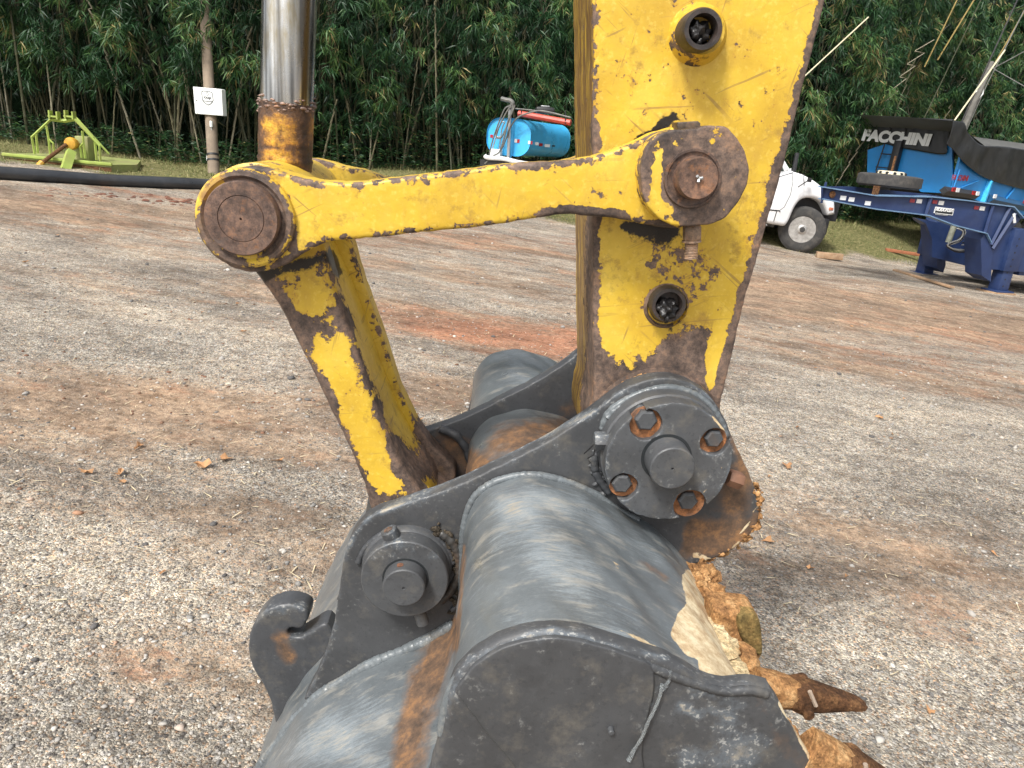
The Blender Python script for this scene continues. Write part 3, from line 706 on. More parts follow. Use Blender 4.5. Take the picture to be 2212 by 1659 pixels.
for q in range(n):
    z = float(gz(X[q], Y[q])); l = rng.normal(0, .14); H = rng.uniform(1.5, 7); r = rng.uniform(.008, .022)
    b.tube([(X[q], Y[q], z), (X[q]+l*H*.5, Y[q], z+H*.5), (X[q]+l*H*1.15, Y[q], z+H)], r, 4, cap=False); tones += [rng.random()*.25]*8  # low tones paint the shade inside the grove onto the stems
me = bpy.data.meshes.new('rear_bamboo_stems'); me.from_pydata([tuple(v) for v in b.v], [], b.f); me.update()
a = me.attributes.new('tone', 'FLOAT', 'FACE'); a.data.foreach_set('value', np.array(tones, np.float32)); link('rear_bamboo_stems', me, CANE, None, None, kind='stuff')
# near-black backing added behind the grove to shut out the sky
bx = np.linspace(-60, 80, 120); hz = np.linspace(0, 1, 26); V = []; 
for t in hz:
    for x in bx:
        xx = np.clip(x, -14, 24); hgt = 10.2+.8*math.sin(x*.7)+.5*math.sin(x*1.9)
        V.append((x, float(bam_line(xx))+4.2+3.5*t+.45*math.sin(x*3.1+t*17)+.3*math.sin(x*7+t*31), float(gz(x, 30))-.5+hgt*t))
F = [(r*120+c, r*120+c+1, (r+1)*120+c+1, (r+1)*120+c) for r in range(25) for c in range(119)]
mk('dark_backing', V, F, BACKING, None, 60, kind='structure')
# ================================================================ background things
# ---- utility pole with the white box
pb = G(462, 382); gzp = float(gz(pb[0], pb[1]))
D0 = 15.6
base = PD(463, 392, D0); top = PD(437, -60, D0); base[2] = gzp-.1
mid = base+(top-base)*.5
pole = empty('utility_pole', (base[0], base[1], gzp), 'weathered grey concrete utility pole carrying a white box beside the bamboo', 'utility pole')
up = np.array([0, 0, 1.0]); d = (top-base)/np.linalg.norm(top-base); H = 8.5
b = MB(); b.tube([base, base+d*H*.5, base+d*H], .15, 20, rr=[.118, .100, .085]); b.done('shaft', CONC, pole)
for py in (262, 345, 356):
    c = base+d*((392-py)/1.0*.0104); MB().tube([c-d*.02, c+d*.02], .124, 20).done('strap', BLACK, pole)
# box frame: vertical plane through the pole, facing the yard
bf = Frame(PD(450, 220, D0-.25), -1.5)
def bpx(*pts): return [(x, y) for x, y in pts]
def cq(cx, cy): return (715+cx*130/1659)/1.736, (315+cy*130/1659)/1.736
bp = [cq(105, 125), cq(1480, 245), cq(1555, 1530), cq(215, 1425)]
box = empty('control_box', bf.O, 'white metal box with a shield emblem strapped to the concrete pole', 'control box')
def lin(pts, n=8):
    return crv([(x, y, 1) for x, y in pts], n)
plate('box_body', bf, lin(bp), 0, .22, WHITE, box, bev=.008, step=.03, fill=False)
em = [cq(*p) for p in ((540, 350), (700, 335), (870, 345), (960, 385), (1035, 430), (1060, 600), (1070, 790), (1020, 880), (930, 965), (830, 995), (750, 950), (640, 870), (585, 790), (550, 600))]
E2 = np.array([bf.L(x, y, 0) for x, y in crv(em, 5)])
b = MB(); pts = [bf.W(q[0], -.003, q[1]) for q in E2]; pts.append(pts[0]); b.tube(pts, .0055, 5, cap=False)
pts = [bf.W(*(lambda q: (q[0], -.003, q[1]))(bf.L(*cq(*p)))) for p in ((590, 795), (800, 830), (1040, 835))]; b.tube(pts, .0045, 5)
ci = [bf.W(*(lambda q: (q[0], -.003, q[1]))(bf.L(*cq(800+62*math.cos(t), 470+78*math.sin(t))))) for t in np.linspace(0, 6.283, 17)]; b.tube(ci, .003, 5, cap=False)
b.done('emblem', INK, box)
c_ = bf.L(*cq(810, 665)); text_mesh('lettering', 'cop', bf, c_[0], c_[1]+.012, .088, -.003, INK, box, xs=1.15, bold=.0005)
c_ = bf.L(*cq(293, 793)); lathe('lock', bf, c_, [(.011, -.008), (.012, -.001)], INK, box, 12)
# conduits below the box
def cps(px, py, yy=0): q = bf.L(px, py, yy); return bf.W(q[0], yy, q[1])
cond = empty('electric_conduit', cps(457, 370, -.05), 'thin grey conduit with white joints running down the concrete pole', 'conduit')
MB().tube([cps(456, 264, -.04), cps(460, 338, -.04)], .013, 8).done('pipe', PVC, cond)
for (x, y, y2) in ((456, 261, 274), (449, 335, 347), (460, 336, 349)): MB().tube([cps(x, y, -.045), cps(x+.3, y2, -.045)], .030, 10).done('joint', WHITE, cond)
MB().tube([cps(451, 348, -.045), cps(459, 366, -.03), cps(466, 374, -.02)], .010, 6).done('cable', PVC, cond)
MB().tube([cps(462, 350, -.04), cps(468, 376, .0)], .028, 8).done('pipe', BLACK, cond)
# ---- long black pipe
b = MB()
for k, (l, r, rad, dx, dz) in enumerate((((-80, 384), (700, 424), .098, 0, 0),)):
    p0 = G(*l); p1 = G(*r); dr = (p1-p0)/np.linalg.norm(p1-p0); n = 30; pts = []
    for i_ in range(n):
        p = p0-dr*6+(p1-p0+dr*6)*i_/(n-1); pts.append((p[0], p[1], float(gz(p[0], p[1]))+rad*.9+.01*math.sin(i_*.9)))
    b.tube(pts, rad, 20)
b.done('black_pipe', PIPE, None, 35, label='long black plastic pipe lying across the yard in front of the lime slasher', category='pipe')
# red soil clods along it
V = MB(); 
for _ in range(90):
    px = 30+500*rng.random()**.8; g = G(px, 412+px*.06+rng.normal(0, 4.5)); s = rng.uniform(.010, .030)
    bm = bmesh.new(); bmesh.ops.create_icosphere(bm, subdivisions=2, radius=1)
    V.add([(g[0]+v.co.x*s*1.9*(1+.3*rng.normal()), g[1]+v.co.y*s*(1+.2*rng.normal()), float(gz(g[0], g[1]))+max(-.1, v.co.z)*s*.9) for v in bm.verts], [tuple(v.index for v in f.verts) for f in bm.faces]); bm.free()
V.done('soil_clods', plain('red_soil', (.13, .055, .035), .95, 0, .4, 20, .8, 60), None, 60, kind='stuff')

# ---- lime green rotary slasher
def sc(cx, cy): return cx*.25, cy*.25
g0 = G(*sc(35, 1375)); g1 = G(*sc(965, 1490)); an = math.degrees(math.atan2(g1[1]-g0[1], g1[0]-g0[0]))
SF = Frame((g0[0], g0[1], float(gz(g0[0], g0[1]))), an, -.03); Wd = np.linalg.norm((g1-g0)[:2])
sl_ = empty('rotary_slasher', SF.O, 'lime green tractor slasher with an A-frame hitch lying on the grass', 'slasher')
zt = SF.L(*sc(500, 1380))[1]; 
def SL(cx, cy, y): return SF.L(*sc(cx, cy), y)
hd = 1.9
def deckpoly(z0, z1, ins=0):
    return [(-.0+ins, .0+ins), (Wd-ins, .0+ins), (Wd+.24-ins, .62), (Wd-.15-ins, hd-ins), (.55+ins, hd-ins), (-.05+ins, .75)]
dp = deckpoly(0, 0); V = [SF.W(x, y, z) for z in (zt-.05, zt) for x, y in dp]; n6 = 6
F = [tuple(range(6)), tuple(range(6, 12))]+[(i, (i+1) % 6, 6+(i+1) % 6, 6+i) for i in range(6)]
mk('deck', V, F, LIMED, sl_)
b = MB(); b.box(SF, -.02, Wd+.02, -.03, .02, zt-.02, zt+.035, .005); b.done('front_rail', LIME, sl_)
for (p, q) in ((0, 1), (1, 2), (2, 3), (5, 0)):
    A, B = dp[p], dp[q]; b = MB(); z0 = zt-.20
    V = [SF.W(*A, zt-.05), SF.W(*B, zt-.05), SF.W(*B, z0), SF.W(*A, z0)]; dn = np.array([B[1]-A[1], A[0]-B[0]]); dn = dn/np.linalg.norm(dn)*.012
    V2 = [SF.W(A[0]-dn[0], A[1]-dn[1], zt-.05), SF.W(B[0]-dn[0], B[1]-dn[1], zt-.05), SF.W(B[0]-dn[0], B[1]-dn[1], z0), SF.W(A[0]-dn[0], A[1]-dn[1], z0)]
    mk('skirt', V+V2, [(0, 1, 2, 3), (4, 5, 6, 7), (0, 1, 5, 4), (2, 3, 7, 6), (1, 2, 6, 5), (0, 3, 7, 4)], LIMED if p != 0 else TOOTH, sl_)
def bar(name, pts, th, mat, yy):
    """flat bars traced on local plane y = yy"""
    b = MB()
    P = [SL(x, y, yy) for x, y in pts]
    b.tube([SF.W(q[0], yy, q[1]) for q in P], th, 4); return b.done(name, mat, sl_, 30)
ym = .45
bar('mast', [(435, 1035), (275, 1185), (300, 1330)], .024, LIME, ym); bar('mast', [(310, 1150), (328, 1325)], .024, LIME, ym)
bar('mast', [(645, 1030), (860, 1260), (868, 1390)], .024, LIME, ym-.25); bar('mast', [(820, 1230), (836, 1385)], .024, LIME, ym-.25)
bar('upright', [(400, 1085), (420, 1200), (435, 1340)], .022, LIME, ym-.1); bar('upright', [(420, 1200), (460, 1240), (468, 1320)], .020, LIME, ym-.1)
bar('upright', [(712, 1130), (722, 1240), (738, 1370)], .024, LIME, ym-.2); bar('upright', [(715, 1240), (692, 1270), (706, 1365)], .02, LIME, ym-.2)
bar('brace', [(650, 1010), (940, 1330)], .022, LIME, hd*.5)
bar('crossbar', [(440, 1030), (560, 1045), (650, 1030)], .035, LIME, ym)
for cx in (475, 610):
    q = SL(cx, 1000, ym); b = MB(); b.box(SF, q[0]-.085, q[0]-.06, ym-.08, ym+.06, q[1]-.06, q[1]+.09); b.box(SF, q[0]+.05, q[0]+.075, ym-.08, ym+.06, q[1]-.06, q[1]+.08); b.box(SF, q[0]-.1, q[0]+.08, ym-.07, ym+.05, q[1]-.03, q[1]+.0)
    b.done('hitch_bracket', LIME, sl_)
q = SL(640, 1240, .35); gb = empty('gearbox', SF.W(q[0], .35, q[1])); gb.parent = sl_; gb.matrix_parent_inverse = sl_.matrix_world.inverted()
bpy.context.view_layer.update()
b = MB(); b.box(SF, q[0]-.02, q[0]+.22, .42, .75, zt, q[1]+.14, .02); b.done('housing', LIMED, gb)
lathe('flange', SF, q, [(.06, .16), (.10, .17), (.115, .20), (.115, .23), (.105, .24), (.11, .28), (.10, .32), (.085, .38)], ORANGE, gb, 28)
q2 = SL(385, 1415, -.1); b = MB(); b.tube([SF.W(q[0]-.05, .15, q[1]-.02), SF.W(q2[0], -.25, q2[1])], .035, 10); b.done('drive_shaft', TOOTH, sl_)
b = MB(); b.tube([SF.W(q2[0]-.03, -.3, q2[1]-.06), SF.W(q2[0]+.02, -.22, q2[1]+.03)], .055, 10); b.tube([SF.W(q2[0]-.09, -.3, q2[1]-.10), SF.W(q2[0]+.03, -.28, q2[1]-.11)], .035, 8); b.done('shaft_yoke', ORANGE, sl_)
q3 = SL(620, 1325, 0); q4 = SL(575, 1465, -.25); b = MB(); b.tube([SF.W(q3[0], -.02, q3[1]+.03), SF.W(q4[0], -.32, q4[1]-.02)], .10, 4); b.done('drawbar_guard', LIME, sl_, 30)

# ---- light blue water tank trailer
def tq(cx, cy): return 1013.8+cx*.125, 172.8+cy*.125
A = PD(*tq(1075, 690), 15.0); aT = 66.0
ar = math.radians(aT); e2 = np.array([-math.sin(ar), math.cos(ar), 0]); dB = ray(*tq(1760, 792)); tB = (A@e2)/(dB@e2); B = dB*tB
TF = Frame(A, aT, (B-A)[2]/np.linalg.norm((B-A)[:2])); LT = np.linalg.norm(B-A)
zb = TF.L(*tq(1000, 1400), 0)[1]; th_ = -zb*1.12
wl = TF  # width from the left end of the rear face
u = ray(*tq(305, 1000)); # intersect rear plane x=0
t_ = (TF.O@TF.e1)/(u@TF.e1); pL = u*t_-TF.O; wT = abs(pL@TF.e2)
def rsq(wd, ht, r, n=7):
    out = []
    for cx, cz, a0 in ((r, -r, 180), (wd-r, -r, 90), (wd-r, -ht+r*1.6, 0), (r, -ht+r*1.6, -90)):
        rz = r if cz > -ht/2 else r*1.6
        for k in range(n+1):
            a = math.radians(a0-90*k/n); out.append((cx+r*math.cos(a), cz+rz*math.sin(a)))
    return out
sec = rsq(wT, th_, min(.30, wT*.3)); sec = np.array(sec)
tank = empty('water_tank_trailer', (A[0], A[1], float(gz(A[0], A[1]))), 'light blue water tank trailer with looped hoses in front of the bamboo', 'tank trailer')
V = []; F = []; n = len(sec); LT2 = max(LT, 2.2)
prof = [(.03, .985), (.0, 1.0), (.0, 1.0)]
cen = sec.mean(0); rings = [(.045, .96), (.045, 1.0), (-.0, 1.02), (.03, 1.0), (LT2*.5, 1.0), (LT2-.03, 1.0), (LT2, 1.02), (LT2, .96)]
for x, s in rings:
    for p in sec: q = cen+(p-cen)*s; V.append(TF.W(x, q[0], q[1]))
for k in range(len(rings)-1):
    for i_ in range(n): j_ = (i_+1) % n; F.append((k*n+i_, k*n+j_, (k+1)*n+j_, (k+1)*n+i_))
F += [tuple(range(n)), tuple(range((len(rings)-1)*n, len(rings)*n))]
mk('tank_shell', V, F, SKYB, tank, 40)
def TW(cx, cy, yl=None, xl=None):
    """point under a photo mark, on the tank's near side (yl) or a plane across it (xl)"""
    dd = ray(*tq(cx, cy))
    if xl is None:
        q = TF.L(*tq(cx, cy), yl); return TF.W(q[0], yl, q[1])
    t = ((TF.O+TF.e1*xl)@TF.e1)/(dd@TF.e1); return dd*t
def strip(name, pts, r, mat, par=None, **kw): return MB().tube([TW(*p, xl=kw.pop('xl', -.12)) if len(p) == 2 else p for p in pts], r, 8).done(name, mat, par or tank)
def tp(pts, r, mat, name, xl, smooth=5):
    P = [TW(x, y, xl=xl) for x, y in pts]; P = crv([tuple(p) for p in []], 1) if not P else P
    P = np.array(P); P3 = np.concatenate([crv3(P, smooth)]); return MB().tube(P3, r, 8).done(name, mat, tank)
def crv3(P, n):
    out = []; N = len(P)
    for i_ in range(N-1):
        p0 = P[max(i_-1, 0)]; p1 = P[i_]; p2 = P[i_+1]; p3 = P[min(i_+2, N-1)]
        for k in range(n):
            t = k/n; out.append(.5*((2*p1)+(-p0+p2)*t+(2*p0-5*p1+4*p2-p3)*t*t+(-p0+3*p1-3*p2+p3)*t**3))
    out.append(P[-1]); return np.array(out)
tp([(700, 470), (690, 900), (670, 1370)], .035, GALV, 'stand_pipe', -.12); tp([(740, 700), (735, 1000), (710, 1380)], .018, SKYB, 'stand_pipe', -.05)
tp([(555, 322), (640, 345), (700, 355), (745, 390), (735, 440), (700, 480)], .045, HOSE, 'nozzle', -.14)
tp([(700, 450), (620, 490), (540, 660), (450, 900), (380, 1130), (345, 1300)], .016, HOSE, 'hose', -.2)
tp([(760, 440), (700, 640), (640, 820), (560, 980), (490, 1005), (465, 940), (530, 780), (640, 560), (720, 460)], .016, HOSE, 'hose', -.24)
tp([(790, 430), (740, 560), (660, 740), (600, 1000), (520, 1240), (400, 1320), (270, 1450)], .016, HOSE, 'hose', -.28)
tp([(1750, 650), (1300, 540), (1100, 550), (850, 640), (720, 800), (640, 1000), (560, 1180), (430, 1310), (270, 1440)], .016, HOSE, 'hose', -.18)
tp([(800, 495), (1250, 545), (1760, 650)], .014, HOSE, 'hose', .3)
tp([(265, 1310), (330, 1345), (600, 1365), (900, 1435), (1300, 1470), (1700, 1500)], .045, WHOSE, 'white_hose', -.3)
tp([(850, 580), (1200, 640), (1750, 740)], .062, REDP, 'red_pipe', .25)
for cx in (900, 1660): tp([(cx, 520), (cx, 760 if cx > 1000 else 620)], .012, BLACK, 'pipe_clip', .2)
tp([(560, 720), (500, 860), (380, 1260)], .013, GALV, 'ladder', -.09); tp([(620, 720), (560, 860), (520, 1200)], .013, GALV, 'ladder', -.09)
for (a_, b_) in (((555, 725), (620, 725)), ((470, 980), (575, 985)), ((400, 1215), (570, 1230))): tp([a_, b_], .012, GALV, 'rung', -.09)
P = [TW(1130, 500, xl=.6), TW(1480, 560, xl=.6)]
c = (P[0]+P[1])/2; hF = Frame(c, 0); MB().box(hF, -.2, .2, -.2, .2, -.06, .07, .05).done('tank_hatch', BLACK, tank); MB().box(hF, -.09, .09, -.12, .1, .07, .095, .01).done('hatch_clip', GALV, tank)
def mark(cx, cy, w_, h_, mat, side):
    q = TW(cx, cy, yl=-.003) if side else None
    if side:
        l = TF.L(*tq(cx, cy), 0); b = MB(); b.box(TF, l[0]-w_, l[0]+w_, -.006, -.001, l[1]-h_, l[1]+h_); return b.done('reflective_strip', mat, tank)
    p = TW(cx, cy, xl=.04)-TF.O; yy = p@TF.e2; zz = p@TF.e3; b = MB(); b.box(TF, .036, .043, yy-w_, yy+w_, zz-h_, zz+h_); return b.done('reflective_strip', mat, tank)
mark(805, 1050, .03, .035, LETTER, 0); mark(845, 1055, .03, .035, REDREF, 0); mark(1040, 1080, .03, .032, LETTER, 0); mark(1078, 1085, .015, .032, REDREF, 0); mark(385, 970, .03, .03, REDREF, 0)
mark(1165, 1100, .10, .03, LETTER, 1); mark(1235, 1120, .10, .03, REDREF, 1); mark(1345, 1135, .17, .03, LETTER, 1); mark(1455, 1140, .09, .015, INK, 1)
zc = float(gz(A[0], A[1]))-A[2]
b = MB(); b.box(TF, -.25, LT2+.9, .15, .25, zb-.14, zb-.02); b.box(TF, -.25, LT2+.9, wT-.25, wT-.15, zb-.14, zb-.02); b.box(TF, -.28, -.18, 0, wT, zb-.20, zb-.04); b.done('chassis', BLACK, tank)
p = TW(480, 1300, xl=-.1)-TF.O; b = MB(); b.box(TF, -.2, -.05, p@TF.e2-.10, p@TF.e2+.12, p@TF.e3-.1, p@TF.e3+.12, .01); b.done('pump', WHITE, tank)
def wheel(root, fr, x, z, R, y0, wdt, rimmat, steer=0.0, holes=True, horizontal=False):
    """tyre with a rim, axis along fr's y; the face towards the camera at y0"""
    f2 = Frame(fr.W(x, y0+wdt/2, z), 0); 
    a = steer; f2.e1 = fr.e1*math.cos(a)+fr.e2*math.sin(a); f2.e2 = -fr.e1*math.sin(a)+fr.e2*math.cos(a); f2.e3 = fr.e3.copy()
    if horizontal: f2.e2, f2.e3 = -fr.e3.copy(), fr.e2.copy()
    h = wdt/2; wr = bpy.data.objects.new('wheel', None); COL.objects.link(wr); wr.location = Vector(f2.O); wr.parent = root; bpy.context.view_layer.update()
    wr.matrix_world = Matrix.Translation(Vector(f2.O)); wr.matrix_parent_inverse = root.matrix_world.inverted(); wr.location = Vector(f2.O)
    bpy.context.view_layer.update()
    prof = [(R*.56, -h*.75), (R*.60, -h*.95), (R*.72, -h*1.0), (R*.86, -h*.97), (R*.93, -h*.88), (R*.975, -h*.72)]
    for k in range(5):
        yy = -h*.6+h*1.2*k/4; prof += [(R, yy-h*.08), (R, yy+h*.08), (R*.985, yy+h*.09), (R*.985, yy+h*.14)]
    prof += [(R*.975, h*.75), (R*.93, h*.88), (R*.86, h*.97), (R*.6, h*.95), (R*.56, h*.75)]
    b = MB(); V = []; F = []; sg = 56
    for r, y in prof:
        for i_ in range(sg): t = 2*math.pi*i_/sg; V.append(f2.W(r*math.cos(t), y, r*math.sin(t)))
    for k in range(len(prof)-1):
        for i_ in range(sg): j_ = (i_+1) % sg; F.append((k*sg+i_, k*sg+j_, (k+1)*sg+j_, (k+1)*sg+i_))
    for i_ in range(sg): j_ = (i_+1) % sg; k = len(prof)-1; F.append((k*sg+i_, k*sg+j_, j_, i_))
    mk('tyre', V, F, TYRE, wr, 30)
    rim = [(R*.575, -h*.82), (R*.56, -h*.80), (R*.52, -h*.55), (R*.50, -h*.35), (R*.40, -h*.42), (R*.34, -h*.62), (R*.22, -h*.62), (R*.20, -h*.95), (R*.12, -h*1.05), (R*.03, -h*1.05)]
    lathe('rim', f2, (0, 0), rim+[(R*.03, h*.2), (R*.5, h*.2)], rimmat, wr, 48)
    b = MB()
    for k in range(10):
        t = 2*math.pi*k/10+.2; c = (R*.45*math.cos(t), R*.45*math.sin(t)); rr = R*.068
        poly = [(c[0]+rr*1.2*math.cos(a_), c[1]+rr*math.sin(a_)) for a_ in np.linspace(0, 6.283, 10)[:-1]]; b.prism(f2, poly, -h*.46, -h*.30)
    if holes: b.done('vent_holes', BLACK, wr)
    lathe('hub', f2, (0, 0), [(R*.02, -h*1.12), (R*.11, -h*1.10), (R*.13, -h*.95), (R*.19, -h*.93), (R*.20, -h*.6)], TYRE, wr, 24)
    b = MB()
    for k in range(10):
        t = 2*math.pi*k/10; c = (R*.28*math.cos(t), R*.28*math.sin(t)); b.prism(f2, [(c[0]+R*.03*math.cos(a_), c[1]+R*.03*math.sin(a_)) for a_ in np.linspace(0, 6.283, 7)[:-1]], -h*.75, -h*.6)
    b.done('wheel_nuts', rimmat, wr)
    return wr
wheel(tank, TF, 1.0, zc+.42+.02, .42, -.12, .24, ALU); wheel(tank, TF, 1.0, zc+.42+.02, .42, wT-.1, .24, ALU)
b = MB(); b.tube([TF.W(1.0, 0, zc+.44), TF.W(1.0, wT, zc+.44)], .05, 8); b.done('axle', BLACK, tank)

# ---- white truck, only its bonnet and cab show right of the stick
def kq(cx, cy): return 1612.9+.2708*cx, 230.4+.2708*cy
gw = G(1727, 548.5); 
KF = Frame((gw[0], gw[1], float(gz(gw[0], gw[1]))), 5.0, -.06)
truck = empty('white_truck', KF.O, 'white bonneted truck parked in front of the bamboo with one front wheel in view', 'truck')
def KL(*pts): return [KF.L(*kq(x, y), 0) for x, y in pts]
arch = [(650, 872, 1), (640, 830), (610, 775), (560, 742), (500, 730), (440, 745), (400, 790), (370, 850), (345, 910), (325, 958, 1)]
side = [(710, 862, 1), (712, 800), (705, 740), (672, 690), (612, 640), (560, 600), (520, 575), (440, 535), (372, 515, 1), (345, 512, 1)]
outl = side+[(250, 548, 1), (60, 548, 1), (-230, 520, 1), (-230, 900, 1), (150, 930, 1), (310, 957, 1)]+[(p[0], p[1]) for p in arch[::-1][1:-1]]+[(652, 872, 1)]
wdK = 2.3
plate('cab_body', KF, [kq(*p) for p in crv(outl, 5)], 0, wdK, WHITET, truck, bev=.09, step=.05, fill=False)
gh = [(372, 515, 1), (352, 500), (290, 392), (270, 330), (200, 290), (60, 268), (-190, 250), (-226, 290), (-228, 520, 1), (60, 548, 1), (250, 548, 1), (345, 514, 1)]
plate('cab_roof', KF, [kq(*p) for p in crv(gh, 5)], .05, wdK-.05, WHITET, truck, bev=.06, step=.05, fill=False)
plate('side_window', KF, [kq(*p) for p in crv([(300, 515, 1), (262, 410, 1), (200, 340, 1), (20, 315, 1), (-20, 520, 1)], 3)], .044, .07, GLASSM, truck, bev=.004, step=.05, fill=False)
q6 = [KF.L(*kq(x, y), 0) for x, y in ((352, 500), (288, 385), (275, 345))]
b = MB(); b.add([KF.W(q6[0][0]+.012, .18, q6[0][1]), KF.W(q6[1][0]+.012, .25, q6[1][1]), KF.W(q6[2][0]+.012, .3, q6[2][1]), KF.W(q6[2][0]+.012, wdK-.3, q6[2][1]), KF.W(q6[1][0]+.012, wdK-.25, q6[1][1]), KF.W(q6[0][0]+.012, wdK-.18, q6[0][1])], [(0, 1, 4, 5), (1, 2, 3, 4)])
b.done('windscreen', GLASSM, truck)
b = MB(); P = [KF.L(*kq(x, y), 0) for x, y in ((175, 822), (262, 830), (265, 840))]
b.tube([KF.W(q[0], -.004, q[1]) for q in P], .012, 5)
P = [KF.L(*kq(x, y), 0) for x, y in ((362, 528), (368, 600), (350, 700), (300, 800), (262, 828))]; b.tube([KF.W(q[0], -.001, q[1]) for q in P], .006, 5); P = [KF.L(*kq(x, y), 0) for x, y in ((240, 832), (215, 915))]; b.tube([KF.W(q[0], -.001, q[1]) for q in P], .010, 5)
P = [KF.L(*kq(x, y), 0) for x, y in ((250, 560), (380, 520), (440, 538))]; b.tube([KF.W(q[0], -.001, q[1]) for q in P], .007, 5); b.done('panel_gap', BLACK, truck)
q = KF.L(*kq(435, 605), 0); b = MB(); b.tube([KF.W(q[0]-.12, -.14, q[1]-.10), KF.W(q[0]+.13, -.14, q[1]+.11)], .012, 6); b.tube([KF.W(q[0], -.02, q[1]+.18), KF.W(q[0], -.16, q[1]-.05)], .008, 6)
b.box(KF, q[0]+.05, q[0]+.14, -.17, -.12, q[1]+.03, q[1]+.12, .01); b.done('mirror', BLACK, truck)
q = KF.L(*kq(672, 815), 0); MB().box(KF, q[0]-.05, q[0]+.05, -.015, .0, q[1]-.03, q[1]+.03, .006).done('side_marker', plain('amber_lens', (.55, .18, .10), .3), truck)
q = KF.L(*kq(500, 1000), 0)
b = MB(); fk = KF.L(*kq(700, 880), 0)
b.box(KF, -4.6, fk[0]-.05, .35, .55, .62, .85); b.box(KF, -4.6, fk[0]-.05, wdK-.55, wdK-.35, .62, .85); b.box(KF, fk[0]-.35, fk[0]-.02, .08, wdK-.08, .42, .80, .05); b.done('chassis', BLACK, truck)
b = MB(); b.box(KF, -1.4, .8, .25, wdK-.25, .75, 1.15); b.done('engine_bay', BLACK, truck)
wheel(truck, KF, 0, .5, .5, .03, .28, ALU, math.radians(-22)); wheel(truck, KF, 0, .5, .5, wdK-.33, .28, ALU)
wheel(truck, KF, -3.3, .5, .5, .03, .28, ALU); wheel(truck, KF, -3.3, .5, .5, wdK-.33, .28, ALU)
P = KF.L(*kq(150, 960), 0); b = MB(); b.tube([KF.W(P[0]-.1, .1, P[1]-.08), KF.W(P[0], .05, P[1]+.02), KF.W(P[0]+.03, .02, P[1]+.05)], .02, 6); b.done('exhaust_bracket', GALV, truck)

# ---- indigo gooseneck trailer
gn = G(2154, 633); gf = G(1987, 590); an = math.degrees(math.atan2(-(gf-gn)[0], (gf-gn)[1])); wTr = np.linalg.norm((gf-gn)[:2])
LF = Frame((gn[0], gn[1], float(gz(gn[0], gn[1]))), an, -.03)
tr = empty('lowboy_trailer', LF.O, 'indigo gooseneck low trailer standing on its legs at the right of the yard', 'trailer')
def lo(pts, y, n=4): return [kq(*p) for p in crv(pts, n)]
web = [(602, 645, 1), (1010, 712, 1), (1465, 722, 1), (1750, 752, 1), (2108, 800, 1), (2190, 892, 1), (2120, 965, 1), (1955, 1140, 1), (1930, 1085, 1), (1895, 1010, 1), (1640, 945, 1), (1430, 866, 1), (1010, 815, 1), (602, 738, 1)]
yt = 0.0
plate('gooseneck_beam', LF, lo(web, 0), 0, .03, INDIGO, tr, bev=.004, step=.06, fill=False)
def flange(pts, y0, y1, th, name='beam_flange', mat=INDIGO):
    P = [LF.L(*kq(*p), 0) for p in pts]; b = MB()
    for a_, c_ in zip(P[:-1], P[1:]):
        V = [LF.W(a_[0], y, a_[1]+z) for y in (y0, y1) for z in (0, th)]+[LF.W(c_[0], y, c_[1]+z) for y in (y0, y1) for z in (0, th)]
        b.add(V, [(0, 1, 3, 2), (4, 6, 7, 5), (0, 4, 5, 1), (2, 3, 7, 6), (0, 2, 6, 4), (1, 5, 7, 3)])
    return b.done(name, mat, tr)
INDL = plain('worn_indigo_edge', (.14, .24, .38), .4, 0, .2, 8)
flange([(602, 645), (1010, 712), (1465, 722), (1750, 752), (2108, 800), (2190, 892)], -.07, .10, .02, mat=INDL)
flange([(602, 740), (1010, 818), (1430, 868), (1640, 947), (1895, 1012), (1930, 1085)], -.07, .10, .018, mat=INDL)
for a_, c_ in (((1460, 725), (1420, 862)), ((1955, 790), (1890, 1005)), ((2090, 805), (1940, 1100)), ((2130, 850), (1950, 1130))):
    P = [LF.L(*kq(*p), 0) for p in (a_, c_)]; MB().tube([LF.W(P[0][0], -.03, P[0][1]), LF.W(P[1][0], -.03, P[1][1])], .035, 4).done('stiffener', INDIGO, tr, 30)
web2 = [(602, 636, 1), (830, 637, 1), (1465, 700, 1), (1750, 752, 1), (2108, 800, 1), (2190, 892, 1), (1955, 1140, 1), (1895, 1010, 1), (1640, 945, 1), (1430, 866, 1), (1010, 815, 1), (602, 738, 1)]
P2 = crv(web2, 3); Q = [LF.L(*kq(*p), wTr*.5) for p in P2]; MB().prism(LF, [tuple(q) for q in Q], wTr*.5, wTr*.5+.03).done('gooseneck_beam', INDIGO, tr)
x0 = LF.L(*kq(602, 700), 0); x1 = LF.L(*kq(1450, 720), 0)
b = MB(); q5 = LF.L(*kq(602, 700), wTr*.5)
b.add([LF.W(x0[0], 0, x0[1]-.14), LF.W(x0[0], 0, x0[1]+.18), LF.W(q5[0], wTr*.5, q5[1]+.22), LF.W(q5[0], wTr*.5, q5[1]-.1), LF.W(x0[0]+.05, 0, x0[1]-.14), LF.W(x0[0]+.05, 0, x0[1]+.18), LF.W(q5[0]+.05, wTr*.5, q5[1]+.22), LF.W(q5[0]+.05, wTr*.5, q5[1]-.1)], [(0, 1, 2, 3), (4, 5, 6, 7), (0, 1, 5, 4), (1, 2, 6, 5), (2, 3, 7, 6), (3, 0, 4, 7)])
for k in range(1, 5): t = k/5; xx = x0[0]+(x1[0]-x0[0])*t; b.box(LF, xx+.37, xx+.43, .03, wTr*.5, x1[1]-.25, x1[1]-.16)
b.done('cross_member', INDIGO, tr)
